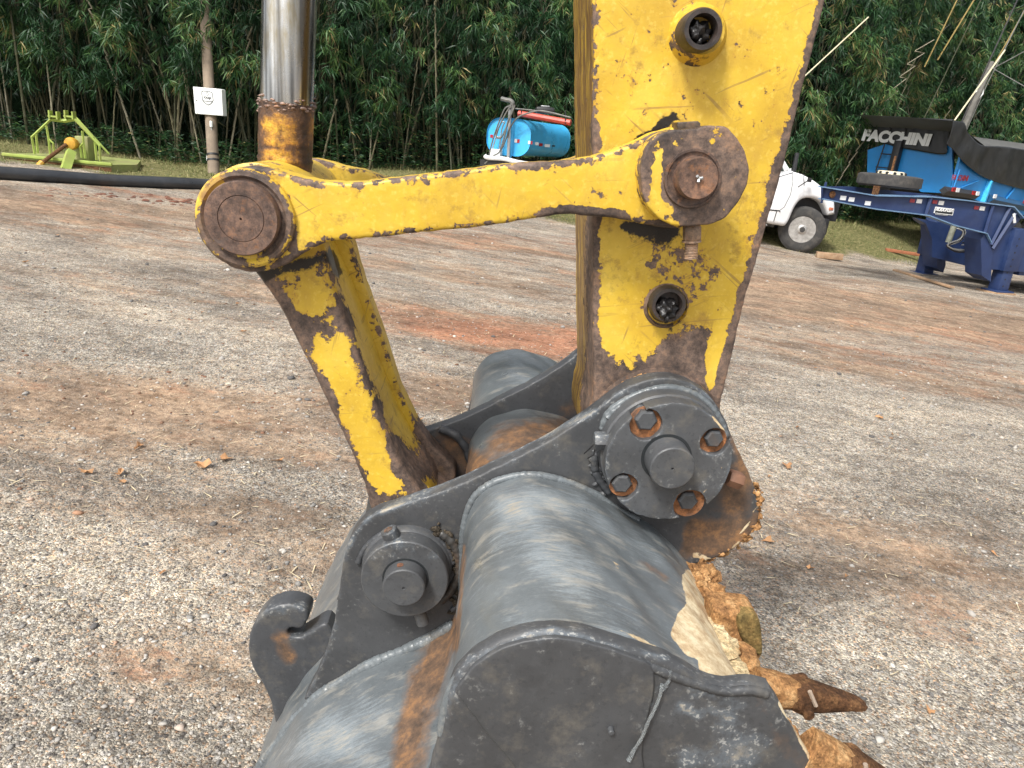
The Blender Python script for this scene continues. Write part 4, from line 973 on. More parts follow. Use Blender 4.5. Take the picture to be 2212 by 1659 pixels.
# near and far leg sides
legn = [(1890, 1010, 1), (1930, 1085, 1), (1955, 1140, 1), (2120, 970, 1), (2300, 990, 1), (2300, 1330, 1), (2110, 1310, 1), (1990, 1300, 1), (1940, 1395, 1), (1868, 1345, 1), (1862, 1060, 1)]
Q = [LF.L(*kq(*p[:2]), 0) for p in legn]; MB().prism(LF, [(q[0], q[1]) for q in [Q[i_] for i_ in (0, 1, 2, 8, 9, 10)]], -.02, .35).done('side_frame', INDIGO, tr)
Q2 = [LF.L(*kq(*p), 0) for p in ((1955, 1135), (2125, 965), (2300, 985), (2300, 1330), (2110, 1312), (1985, 1300), (1945, 1300))]; MB().prism(LF, [tuple(q) for q in Q2], .02, .3).done('side_frame', INDIGO, tr)
def legtube(y0, name='leg'):
    q0 = LF.L(*kq(2160, 975), 0); q1 = LF.L(*kq(2050, 1310), 0); q2 = LF.L(*kq(2010, 1478), 0)
    q0 = np.array([q2[0]+.10, q0[1]]); q1 = np.array([q2[0]+.05, q1[1]])
    b = MB(); b.box(LF, q1[0]-.17, q1[0]+.20, y0-.06, y0+.24, q1[1], q0[1], .01); 
    b.box(LF, q1[0]-.12, q1[0]+.15, y0-.03, y0+.2, q2[1]+.02, q1[1]+.1, .01); b.box(LF, q1[0]-.2, q1[0]+.23, y0-.1, y0+.27, q2[1], q2[1]+.03, .004)
    o = b.done(name, INDIGO, tr)
    h_ = MB()
    for k in range(10):
        zz = q2[1]+.12+k*.13
        if zz < q0[1]-.05: c = (q1[0]-.02, zz); h_.prism(LF, [(c[0]+.017*math.cos(a_), c[1]+.017*math.sin(a_)) for a_ in np.linspace(0, 6.283, 9)[:-1]], y0-.064 if zz > q1[1] else y0-.034, y0-.05 if zz > q1[1] else y0-.02)
    h_.done('pin_holes', BLACK, o); return q2
qf = legtube(0.0); legtube(wTr-.1)
Q = [LF.L(*kq(*p), wTr-.15) for p in ((1330, 885), (1420, 930), (1450, 1000), (1480, 1060), (1478, 1240), (1460, 1300), (1415, 1265), (1400, 1050), (1395, 940), (1340, 905))]
MB().prism(LF, [tuple(q) for q in Q], wTr-.5, wTr-.12).done('side_frame', INDIGO, tr)
Q = [LF.L(*kq(*p), .9) for p in ((1340, 885), (1640, 950), (1895, 1010), (1895, 1280), (1830, 1290), (1480, 1200), (1480, 1060), (1430, 930))]
MB().prism(LF, [tuple(q) for q in Q], .9, .96).done('front_bulkhead', INDIGO, tr)
q = LF.L(*kq(1640, 1010), .6); b = MB(); b.tube([LF.W(q[0], .6, q[1]+.2), LF.W(q[0]-.04, .6, q[1]-.18)], .055, 12); b.done('hydraulic_cylinder', plain('grey_green_paint', (.20, .21, .17), .5), tr)
for k in range(7):
    P = [LF.L(*kq(x+rng.normal(0, 9), y+rng.normal(0, 9)), .55-.02*k) for x, y in ((1690, 960), (1735, 990), (1700, 1060), (1610, 1110), (1700, 1150), (1850, 1130), (1840, 1100), (1720, 1090))][:8 if k % 2 else 6]
    P3 = crv3(np.array([LF.W(p[0], .55-.02*k, p[1]) for p in P]), 4); MB().tube(P3, .012, 6).done('hydraulic_hose', BLACKRUB if k % 3 else PVC, tr)
for cx, cy in ((768, 728), (835, 740), (965, 770), (1375, 754), (1550, 768), (1878, 812)):
    q = LF.L(*kq(cx, cy), 0); MB().box(LF, q[0]-.06, q[0]+.06, -.008, -.001, q[1]-.035, q[1]+.035).done('reflector', LETTER, tr)
for cx, cy in ((1320, 750), (1500, 760), (1832, 806)):
    q = LF.L(*kq(cx, cy), 0); MB().box(LF, q[0]-.055, q[0]+.055, -.008, -.001, q[1]-.03, q[1]+.03).done('reflector', plain('faded_red_reflector', (.30, .04, .05), .5), tr)
q = LF.L(*kq(2112, 890), 0); MB().tube([LF.W(q[0]-.03, -.05, q[1]+.08), LF.W(q[0]+.05, -.05, q[1]-.07)], .03, 4).done('reflector', LETTER, tr)
PLT = [kq(*p) for p in ((1505, 797, 1), (1652, 817, 1), (1640, 867, 1), (1490, 848, 1))] if False else [kq(1505, 797), kq(1652, 817), kq(1640, 867), kq(1490, 848)]
Q = [LF.L(*p, 0) for p in PLT]; MB().prism(LF, [tuple(q) for q in Q], -.010, -.001).done('maker_plate', LETTER, tr)
c_ = np.mean(Q, 0); Qi = [tuple(c_+(np.array(q)-c_)*np.array([.93, .78])) for q in Q]; MB().prism(LF, Qi, -.013, -.002).done('maker_plate', INK, tr)
text_mesh('lettering', 'RODOFLEX', LF, c_[0]-.01, c_[1]+.02, .085, -.016, LETTER, tr, xs=.9, shear=.3, bold=.003)
b = MB(); b.box(LF, c_[0]-.19, c_[0]+.1, -.016, -.013, c_[1]-.075, c_[1]-.06); b.done('plate_stripe', GALV, tr)
# low deck running out of frame
dk = LF.L(*kq(2212, 1250), .2); b = MB(); b.box(LF, dk[0]-.25, dk[0]+6, .05, wTr-.1, dk[1]-.22, dk[1]+.12, .01); b.done('low_deck', INDIGO, tr)
for xx in (5.2, 6.4): wheel(tr, LF, dk[0]+xx-.6, .40, .40, .05, .25, ALU); wheel(tr, LF, dk[0]+xx-.6, .40, .40, wTr-.3, .25, ALU)
# lamp bracket on the neck
q = LF.L(*kq(1030, 680), 0); b = MB(); b.box(LF, q[0]-.05, q[0]+.07, 0, .03, q[1]-.08, q[1]+.1); b.done('lashing_bracket', TOOTH, tr)
q = LF.L(*kq(680, 700), 0); lathe('lashing_ring', LF, q, [(.04, -.03), (.06, -.02), (.06, 0)], TOOTH, tr, 14)
# blocks under the legs, board on the trailer, planks
def block(px, py, w_, d_, h_, mat, name, label, yaw=0, z=None):
    g = G(px, py); f = Frame((g[0], g[1], float(gz(g[0], g[1])) if z is None else z), yaw)
    o = MB().box(f, -w_/2, w_/2, -d_/2, d_/2, 0, h_, .008).done(name, mat, None, 35, label=label, category='timber'); return o
q = LF.W(0.02, .07, 0)
zz = qf[1]
b = MB(); b.box(LF, -.32+.1, .36, -.12, .3, zz-.16, zz, .012); b.done('timber_block', WOOD, None, 35, label='pale timber block under the trailer leg nearest the camera', category='timber')
b = MB(); b.box(LF, -.3, .25, wTr-.2, wTr+.25, zz-.13, zz, .012); b.done('timber_block', REDWOOD, None, 35, label='reddish timber block under the far leg of the indigo trailer', category='timber')
q = LF.L(*kq(2200, 1140), .3); MB().box(LF, q[0]-.08, q[0]+1.2, .3, .6, q[1]-.13, q[1]+.13, .01).done('timber_beam', plain('fresh_timber', (.55, .40, .26), .8, 0, .15, 8), None, 35, label='pale sawn timber beam lying on the low trailer deck', category='timber')
def plank(a_, c_, w_, mat, label, h_=.04):
    g = G(*kq(*a_)); k = G(*kq(*c_)); L_ = np.linalg.norm((k-g)[:2]); f = Frame((g[0], g[1], float(gz(g[0], g[1]))), math.degrees(math.atan2((k-g)[1], (k-g)[0])), -.06*(k-g)[0]/L_)
    MB().box(f, 0, L_, -w_/2, w_/2, .0, h_, .006).done('plank', mat, None, 35, label=label, category='plank')
plank((1180, 1310), (1640, 1450), .10, WOOD, 'long thin weathered plank lying on the gravel in front of the trailer legs')
plank((1090, 1215), (1400, 1262), .14, REDWOOD, 'short reddish board on the grass edge left of the far trailer leg', .07)
block(*kq(655, 1215), .55, .16, .13, WOOD, 'timber_block', 'weathered timber offcut lying on the gravel beside the truck front wheel', -12)
# spare wheel lying on the neck
cS = PD(*kq(1130, 640), float((LF.W(*(lambda q: (q[0], wTr*.27, q[1]))(LF.L(*kq(1130, 640), wTr*.27))))@FW))
qS = LF.L(*kq(1130, 655), wTr*.27); lft = LF.L(*kq(873, 600), wTr*.27); rgt = LF.L(*kq(1385, 620), wTr*.27); RS = (rgt[0]-lft[0])/2*.74
sp_ = empty('spare_wheel', LF.W(qS[0], wTr*.27, qS[1]), 'big worn spare wheel with a cream rim lying flat on the indigo gooseneck', 'spare wheel')
sf = Frame(LF.W((lft[0]+rgt[0])/2, wTr*.27, qS[1]+.02)); sf.e1, sf.e2, sf.e3 = LF.e1.copy(), -LF.e3.copy(), LF.e2.copy()
bpy.context.view_layer.update()
hS = (LF.L(*kq(1130, 545), wTr*.27)[1]-LF.L(*kq(1130, 650), wTr*.27)[1])*1.0
f3 = Frame(sf.O); f3.e1, f3.e2, f3.e3 = sf.e1, sf.e2, sf.e3
prof = [(RS*.5, -hS-.0), (RS*.72, -hS*1.01), (RS*.9, -hS*.98), (RS*.985, -hS*.90), (RS, -hS*.8), (RS, -hS*.15), (RS*.98, -.04), (RS*.9, 0), (RS*.5, 0)]
V = []; F = []; sg = 72
for r, y in prof:
    for i_ in range(sg): t = 2*math.pi*i_/sg; V.append(f3.W(r*math.cos(t), y, r*math.sin(t)))
for k in range(len(prof)):
    for i_ in range(sg): j_ = (i_+1) % sg; k2 = (k+1) % len(prof); F.append((k*sg+i_, k*sg+j_, k2*sg+j_, k2*sg+i_))
mk('tyre', V, F, TYRE, sp_, 40)
rimo = lathe('rim', f3, (0, 0), [(RS*.15, -hS-.05), (RS*.36, -hS-.06), (RS*.42, -hS-.05), (RS*.45, -hS+.0), (RS*.44, -hS+.06), (RS*.5, -hS+.06), (RS*.5, -hS*.4)], CREAM, sp_, 40)
b = MB()
for k in range(12):
    t = 6.283*k/12; c = f3.W(RS*.437*math.cos(t), -hS-.025, RS*.437*math.sin(t)); b.tube([c-f3.e1*.02, c+f3.e1*.02], .022, 8)
b.done('vent_holes', INK, sp_)
b = MB(); b.tube([f3.W(0, -hS*.5, 0), f3.W(0, -hS-.32, 0)], .02, 8); b.done('clamp_bolt', TOOTH, sp_)

# ---- blue tipper body under a black tarpaulin
A = PD(*kq(1640, 640), 18.0); DF = Frame(A, -53, -.03)     # front face plane, x to the right, y away
ds = empty('tipper_trailer', (A[0], A[1], float(gz(A[0], A[1]))), 'bright blue tipper trailer body half covered by a black tarpaulin', 'tipper trailer')
# side plane: passes through the corner x = 0, running along e2
def DS(cx, cy, off=0.0):
    d = ray(*kq(cx, cy)); t = ((DF.O+DF.e1*off)@DF.e1)/(d@DF.e1); p = d*t-DF.O; return np.array([p@DF.e2, p@DF.e3])
def DFp(cx, cy, y=0.0): return DF.L(*kq(cx, cy), y)
fp = [(965, 345, 1), (1100, 300, 1), (1635, 300, 1), (1642, 560), (1625, 640), (1570, 690, 1), (1390, 680, 1), (1300, 600, 1), (985, 600), (962, 560)]
P = crv(fp, 5); Q = np.array([DFp(x, y) for x, y in P]); MB().prism(DF, [tuple(q) for q in Q], 0, .08).done('front_wall', DUMPB, ds, 30)
sp = [(1640, 300, 1), (1720, 440, 1), (1870, 545, 1), (2212, 650, 1), (2700, 760, 1), (2700, 900, 1), (2212, 865, 1), (1900, 770, 1), (1570, 672, 1), (1640, 590, 1)]
Q = [DS(*p[:2]) for p in sp]
V = [DF.W(x, max(q[0], 0), q[1]) for x in (0, -.05) for q in Q]; n = len(Q)
mk('side_wall', V, [tuple(range(n)), tuple(range(n, 2*n))]+[(i_, (i_+1) % n, n+(i_+1) % n, n+i_) for i_ in range(n)], DUMPL, ds, 30)
def sb(p, q, w_, mat, name):
    a_, c_ = DS(*p), DS(*q); MB().tube([DF.W(.03, a_[0], a_[1]), DF.W(.03, c_[0], c_[1])], w_, 4).done(name, mat, ds, 30)
sb((1930, 590), (1870, 760), .10, plain('rib_blue', (.05, .45, .85), .4), 'rib'); sb((1690, 500), (1640, 650), .02, DUMPB, 'rib'); sb((2125, 650), (2050, 745), .03, DUMPB, 'rib')
sb((1840, 590), (1650, 665), .015, DUMPB, 'rib'); sb((1560, 668), (1820, 705), .10, BLACK, 'lower_rail'); sb((1920, 735), (2700, 900), .12, plain('dark_blue_rail', (.01, .07, .16), .5), 'lower_rail')
for cx, cy, m in ((1610, 655, REDREF), (1640, 660, LETTER), (1770, 683, REDREF), (1800, 688, LETTER), (1940, 710, LETTER), (2180, 752, REDREF)):
    a_ = DS(cx, cy); b = MB(); V = [DF.W(.14, a_[0]+dx, a_[1]+dz) for dx, dz in ((-.09, -.05), (.09, -.05), (.09, .05), (-.09, .05))]+[DF.W(.11, a_[0]+dx, a_[1]+dz) for dx, dz in ((-.09, -.05), (.09, -.05), (.09, .05), (-.09, .05))]
    mk('reflector', V, [(0, 1, 2, 3), (4, 5, 6, 7), (0, 1, 5, 4), (1, 2, 6, 5), (2, 3, 7, 6), (3, 0, 4, 7)], m, ds)
SFm = Frame(DF.O.copy()); SFm.e1, SFm.e2, SFm.e3 = DF.e2.copy(), -DF.e1.copy(), DF.e3.copy()
a_ = DS(1700, 570); a2_ = DS(1760, 578)
text_mesh('lettering', 'FACCHINI', SFm, a_[0], a_[1], .18, -.01, plain('red_lettering', (.40, .03, .04), .5), ds, xs=1.2, bold=.004)
# chassis, legs, wheels
b = MB(); b.box(DF, -1.9, -1.6, .3, 9, -.35, -.05); b.box(DF, -.75, -.45, .3, 9, -.35, -.05); b.done('chassis', BLACK, ds)
zg = float(gz(A[0], A[1]))-A[2]
for xx in (-1.75, -.6): b = MB(); b.box(DF, xx-.07, xx+.07, 3.6, 3.75, zg, -.3); b.done('landing_leg', BLACK, ds)
for yy in (5.5, 6.8):
    Wf = Frame(DF.O.copy()); Wf.e1, Wf.e2, Wf.e3 = DF.e2.copy(), -DF.e1.copy(), DF.e3.copy(); z2 = zg+.06*0
    for oo in (0.0, 1.9): wheel(ds, Wf, yy, zg+.42, .5, oo, .28, ALU)
# front: post, ladder
b = MB(); q = DFp(1200, 430); q2 = DFp(1190, 320); b.box(DF, q[0]-.09, q[0]+.09, -.22, -.02, q[1]-.35, q2[1]+.15, .01); b.done('lift_cylinder', BLACK, ds)
for x in (1075, 1040):
    pass
for ln in ([(1150, 130), (1165, 125), (1255, 128), (1272, 140), (1262, 220)], [(1150, 130), (1138, 200)], [(1105, 290), (1030, 510)], [(1190, 330), (1155, 520)], [(1070, 375), (1190, 385)], [(1030, 480), (1160, 492)]):
    P = [DFp(x, y, -.12) for x, y in ln]; MB().tube([DF.W(p[0], -.12, p[1]) for p in P], .017, 6).done('ladder', BLACK, ds)
# tarpaulin: front apron, and the sheet falling back along the side
tarp = empty('tarpaulin', DF.W(-1, .5, 1.2), 'black tarpaulin with white lettering draped over the blue tipper body', 'tarpaulin')
def sheet(top, bot, fn, nu, nv, amp, freq, name):
    T = resamp(crv([tuple(p) for p in top], 8, False), 1, False); 
    def rs(L): C = crv([tuple(p) for p in L], 8, False); seg = np.linalg.norm(np.diff(C, axis=0), axis=1); l = np.concatenate([[0], np.cumsum(seg)]); u = np.linspace(0, l[-1], nu); return np.stack([np.interp(u, l, C[:, 0]), np.interp(u, l, C[:, 1])], 1)
    T, B_ = rs(top), rs(bot); V = []
    for v in range(nv):
        t = v/(nv-1)
        for u in range(nu):
            p = T[u]*(1-t)+B_[u]*t; V.append(fn(p[0], p[1], amp*(math.sin(u*freq+t*2.2)+.5*math.sin(u*freq*2.3+1+t*3))*(.25+.75*math.sin(math.pi*min(1, t*1.0+.1)))))
    return V, [(v*nu+u, v*nu+u+1, (v+1)*nu+u+1, (v+1)*nu+u) for v in range(nv-1) for u in range(nu-1)]
def ffn(x, y, o): q = DFp(x, y, -.06); return DF.W(q[0], -.07-o, q[1])
V, F = sheet([(900, 92), (1250, 98), (1640, 118)], [(1010, 250), (1150, 308), (1350, 350), (1580, 380), (1600, 300)], ffn, 60, 18, .005, .55, 'a')
ob = mk('front_apron', V, F, TARP, tarp, 80); md = ob.modifiers.new('s', 'SOLIDIFY'); md.thickness = .01
V, F = sheet([(900, 92), (905, 130)], [(1060, 330), (1010, 260)], ffn, 6, 6, .0, .5, 'a'); 
ob = mk('front_apron', V, F, TARP, tarp, 80); md = ob.modifiers.new('s', 'SOLIDIFY'); md.thickness = .01
def sfn(x, y, o): q = DS(x, y, .06); return DF.W(.07+o, q[0], q[1])
V, F = sheet([(1640, 112), (1690, 118), (1725, 125), (1765, 210), (1830, 285), (1895, 312), (2050, 318), (2250, 345), (2700, 400)],
             [(1590, 300), (1650, 350), (1720, 438), (1780, 490), (1870, 552), (1960, 592), (2060, 622), (2250, 670), (2700, 780)], sfn, 110, 26, .020, .27, 'b')
ob = mk('side_sheet', V, F, TARP, tarp, 80); md = ob.modifiers.new('s', 'SOLIDIFY'); md.thickness = .01
# top of the load, sloping away behind the rim
T1 = [(1640, 112), (1725, 125), (1765, 210), (1895, 312), (2050, 318), (2250, 345), (2700, 400)]
P = [DS(*p, .06) for p in T1]; V = [DF.W(.07, p[0], p[1]) for p in P]+[DF.W(-1.2, p[0], p[1]+.22*(1 if k > 2 else .1)) for k, p in enumerate(P)]+[DF.W(-2.4, p[0], p[1]) for p in P]; n = len(P)
ob = mk('top_sheet', V, [(r*n+i_, r*n+i_+1, (r+1)*n+i_+1, (r+1)*n+i_) for r in range(2) for i_ in range(n-1)], plain('grey_tarpaulin', (.10, .10, .095), .6, 0, .3, 4, .4, 12), tarp, 80)  # top sheet is a paler grey than the apron and sides
P = [DFp(x, y, -.08) for x, y in ((900, 90), (1250, 96), (1640, 112))]; MB().tube([DF.W(p[0], -.06, p[1]) for p in P], .035, 8).done('bow', TARP, tarp)
q = DFp(1185, 250, -.12); text_mesh('lettering', 'FACCHINI', DF, q[0], q[1], .36, -.125, LETTER, tarp, xs=1.05, shear=.08, thick=.004, bold=.022)
# ---- leaning pole with cables at the right, wires
a_ = PD(2070, 300, 19.5); c_ = PD(2202, 2, 19.5); dd = (c_-a_)/np.linalg.norm(c_-a_)
k_ = (a_[2]-float(gz(a_[0], a_[1])))/dd[2]; b0 = np.array([a_[0], a_[1], float(gz(a_[0], a_[1]))])
lp = empty('leaning_pole', b0, 'dark leaning pole wrapped with cables behind the tipper trailer at the right', 'pole')
MB().tube([b0, a_-dd*.4, a_, a_+dd*2.2], .085, 10, rr=[.11, .10, .09, .07]).done('shaft', plain('dark_timber', (.12, .115, .10), .8, 0, .3, 10, .5, 40), lp)
e = np.array([.94, 0, -.3])
MB().tube([a_-dd*1+e*.10, a_+dd*1.6+e*.12, a_+dd*5+e*.3], .014, 6).done('cable', HOSE, lp); MB().tube([a_-dd*1-e*.12, a_+dd*1.6-e*.10, a_+dd*5-e*.05], .018, 6).done('cable', BLACKRUB, lp)
MB().tube([a_+dd*1.3-e*.1, a_+dd*1.55+e*.05, a_+dd*1.35+e*.12, a_+dd*1.0], .02, 6).done('cable_loop', WHITE, lp)
wa = PD(2145, 148, 19.4); MB().tube([wa, PD(2215, 188, 19.0), PD(2330, 230, 18)], .012, 6).done('cable', HOSE, lp); MB().tube([wa, PD(2215, 110, 19.0), PD(2330, 40, 18)], .015, 6).done('cable', HOSE, lp)
cane_lab = ['yellow leaning cane just right of the cabled pole', 'pale cane crossing behind the cabled leaning pole', 'yellow cane left of the cabled pole, the thinner of the close pair', 'pale leaning cane of the close pair left of the cabled pole', 'short thin yellow cane, leftmost of the yellow leaning canes', 'thin greenish cane nearest the pale diagonal cane', 'long thin green cane leaning just above the tarpaulin']
for (p, q, r, m, dpt) in (((2130, 170), (2215, 20), .016, YCANE, 20), ((2062, 260), (2130, 165), .02, PAPER, 19), ((1997, 145), (2072, -10), .018, YCANE, 20), ((2025, 130), (2110, -10), .02, YCANE, 20.3), ((1960, 130), (2010, -30), .015, YCANE, 20.2), ((1845, 200), (1868, 60), .010, CANE, 20), ((1970, 310), (2090, 60), .015, CANE, 20)):
    P0, P1 = PD(*p, dpt), PD(*q, dpt); dv = P1-P0; MB().tube([P0, P1+dv*.6], r, 6).done('leaning_cane', m, None, 35, label=cane_lab.pop(0), category='bamboo cane', group='leaning canes above the blue tipper')
P0, P1 = PD(1700, 200, 15.5), PD(1876, 37, 15.5); MB().tube([P0-(P1-P0)*.1, P1], .014, 6).done('pale_cane', PAPER, None, 35, label='straight pale dry cane sticking out diagonally right of the yellow stick', category='bamboo cane')
for k, (p, q, dpt, r) in enumerate((((812, 380), (905, 165), 17.6, .020), ((975, 370), (960, 180), 18.2, .022), ((1045, 345), (1052, 220), 18, .017))):
    if k != 1: continue
    P0, P1 = PD(*p, dpt), PD(*q, dpt); MB().tube([P0-(P1-P0)*.15, (P0+P1)/2+.02, P1+(P1-P0)*.2], r, 8).done('dry_cane', PAPER if k != 1 else CANE, None, 35,
        label=['pale slanting dead bamboo cane just right of the chrome rod', 'upright mottled bamboo cane midway between rod and blue tank', 'thin pale cane standing left of the blue tank'][k], category='bamboo cane')
P0 = PD(1722, 330, 17.0); g_ = float(gz(P0[0], P0[1])); MB().box(Frame((P0[0], P0[1], g_)), -.04, .04, -.04, .04, 0, P0[2]-g_, .006).done('fence_post', BLACK, None, 35, label='thin dark fence post behind the white truck bonnet', category='post')
# ================================================================ the excavator front end
g0 = (float(PY(1000, 1400, 1.3)[0]), 1.3)
ex = empty('excavator', (g0[0], g0[1], float(gz(*g0))), 'worn yellow excavator arm with linkage and dark grey bucket filling the foreground', 'excavator')
def pt(px, py, Y): return PY(px, py, Y)
def loc(px, py, Y): return WF.L(px, py, Y)
def C_(pts, n=6): return [tuple(p) for p in crv(pts, n)]
def locs(pts, Y): return [tuple(WF.L(x, y, Y)) for x, y in pts]
# ---------------- stick
stk_out = C_([(1281, -760, 1), (1281, 400), (1282, 860, 1), (1270, 960), (1320, 1060), (1420, 1085), (1510, 1040), (1545, 960), (1560, 860, 1), (1612, 640, 1), (1682, 400, 1), (1733, 200, 1), (1783, 0, 1), (1990, -760, 1)], 8)
stk_caps = dict(
    wear=[(1800, -60, 1735, 200, 27, .95), (1735, 200, 1684, 400, 30, .95), (1684, 400, 1616, 640, 34, 1.0), (1616, 640, 1560, 860, 42, 1.1), (1990, -760, 1800, -60, 30, .8),
          (1350, 860, 1540, 850, 120, 1.5), (1290, 830, 1300, 930, 50, 1.2), (1455, 770, 1500, 735, 62, 1.1), (1282, 480, 1284, 830, 30, .85), (1300, 780, 1310, 840, 40, .7), (1284, 440, 1284, 480, 20, .8), (1285, 270, 1287, 320, 16, 1.2),
          (1545, 745, 1535, 835, 24, -1.9), (1590, 560, 1560, 720, 26, -.4), (1330, 740, 1400, 735, 30, -.4), (1300, 700, 1400, 690, 60, -.35),
          (1284, -60, 1284, 330, 12, .22), (1310, 130, 1330, 135, 18, .42), (1420, 300, 1490, 250, 30, .35), (1420, 650, 1470, 650, 62, .42), (1480, 560, 1540, 560, 60, .26), (1440, 480, 1400, 530, 90, .28), (1500, 620, 1540, 600, 40, .2),
          (1470, 170, 1475, 215, 9, .35), (1550, 640, 1560, 680, 12, .3), (1590, 300, 1600, 420, 10, .25), (1680, 330, 1660, 400, 26, .35), (1400, 570, 1460, 600, 20, .3)],
    grease=[(1390, 505, 1450, 515, 56, .62), (1350, 488, 1450, 488, 26, .7), (1375, 310, 1440, 268, 20, 1.0), (1430, 262, 1470, 252, 14, .8), (1455, 210, 1452, 262, 6, .5), (1500, 250, 1530, 270, 20, .35), (1480, 112, 1500, 135, 20, .30), (1400, 650, 1475, 700, 26, .4), (1570, 540, 1580, 570, 14, .45), (1430, 700, 1450, 715, 20, .5), (1530, 520, 1500, 580, 50, .18)],  # grease; the big patches under the link also paint its shade
    dirt=[(1400, 560, 1500, 560, 60, .22), (1310, 880, 1330, 850, 40, .5), (1440, 795, 1500, 815, 40, .28), (1480, 700, 1520, 690, 25, .4), (1300, 400, 1300, 440, 30, .25), (1740, 0, 1700, 260, 30, .15), (1560, 860, 1540, 900, 30, .4)])
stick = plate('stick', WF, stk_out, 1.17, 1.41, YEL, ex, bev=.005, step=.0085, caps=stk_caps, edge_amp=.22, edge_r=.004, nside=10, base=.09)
stick.data.materials.append(YELS)
for p in stick.data.polygons:
    if p.normal.x < -.75: p.material_index = 1
def arcpts(cx, cy, rx, ry, a0, a1, n=40): return [(cx+rx*math.cos(math.radians(a0+(a1-a0)*k/n)), cy-ry*math.sin(math.radians(a0+(a1-a0)*k/n))) for k in range(n+1)]
def bead(name, pts, Y, r, mat, par, rip=.22, step=.0028, seg=8, flat=1.0, closed=False, caps=None):
    """weld bead: rippled tube along a traced line"""
    P = [PY(x, y, Y if np.isscalar(Y) else 1) for x, y in crv(pts, 6, closed)]
    P = resamp(np.array(P), .0028, False); n = len(P)
    k = np.arange(n); rip = rip*.45; step = .0028; r = r*.78; rr = r*(1+rip*np.sin(k*1.35+.8*np.sin(k*.21))+.10*np.sin(k*.17+r*900)+.035*rng.normal(0, 1, n).clip(-1.5, 1.5)); rr[0] *= .5; rr[-1] *= .5
    P = P + rng.normal(0, r*.03, P.shape); b = MB().tube(P, r, seg, rr=rr)
    return b.done(name, mat, par, 60, caps=caps or {})
# rust build-up round the bottom hinge and a faint weld ring
lathe('hinge_boss', WF, loc(1412, 935, 1.17), [(.100, 1.163), (.108, 1.158), (.114, 1.160), (.118, 1.172)], RUST, stick, 96)
b = MB()
for _ in range(70):
    a = math.radians(rng.uniform(105, 165)); rr = rng.uniform(.098, .112); c = loc(1412, 935, 1.17); s = rng.uniform(.003, .009)
    bm = bmesh.new(); bmesh.ops.create_icosphere(bm, subdivisions=1, radius=1)
    b.add([(c[0]+rr*math.cos(a)+v.co.x*s*(1+.3*rng.normal()), 1.155+v.co.y*s*.7, c[1]+rr*math.sin(a)+v.co.z*s*(1+.3*rng.normal())) for v in bm.verts], [tuple(v.index for v in f.verts) for f in bm.faces]); bm.free()
b.done('packed_soil', MUD, stick, 60)
# the two through-tubes
def holeboss(px, py, ry, r1, r2, yo, par, lab, gre):
    c = loc(px-8 if yo < 1.15 else px-3, py+10 if yo < 1.15 else py+4, 1.17)
    caps = dict(wear=[(px-50, py+20, px-20, py+75, 38, .5)], grease=[(px-40, py+40, px+10, py+60, 26, .32)])
    lathe('tube_collar', WF, c, [(ry*.72, yo+.005), (ry*.86, yo+.003), (ry*.98, yo+.010), (ry*1.10, 1.163), (ry*1.28, 1.172)], YEL, par, 72, caps=caps, base=.12 if gre else .62)
    c2 = loc(px, py, yo-.012)
    lathe('tube_end', WF, c2, [(r2*.2, 1.1675), (r2, 1.1670), (r2, yo-.016), (r2*1.08, yo-.022), (r1*.92, yo-.022), (r1, yo-.016), (r1*1.02, 1.16)], plain(lab, (.035, .030, .028), .5, .2, .4, 60, .4, 90, (.12, .07, .05), .5), par, 56)
    # grease plug
    b = MB(); bm = bmesh.new(); bmesh.ops.create_icosphere(bm, subdivisions=4, radius=1)
    V = []
    for v in bm.verts:
        q = v.co; nn = 1+.22*math.sin(q.x*7+1)*math.sin(q.z*6)+.10*math.sin(q.x*17)*math.cos(q.z*15+2)
        V.append((c2[0]-.002+q.x*r2*.95*nn, yo+(.004 if gre else -.006)+q.y*.024*nn, c2[1]-.004+q.z*r2*.96*nn-(0 if gre else .006)))
    b.add(V, [tuple(v.index for v in f.verts) for f in bm.faces]); bm.free(); b.done('grease_plug', GREASE, par, 80)
holeboss(1515, 65, .0345, .0285, .0188, 1.135, stick, 'dark_tube_steel', True)
holeboss(1442, 657, .0300, .0290, .0200, 1.163, stick, 'dark_tube_steel_low', False)

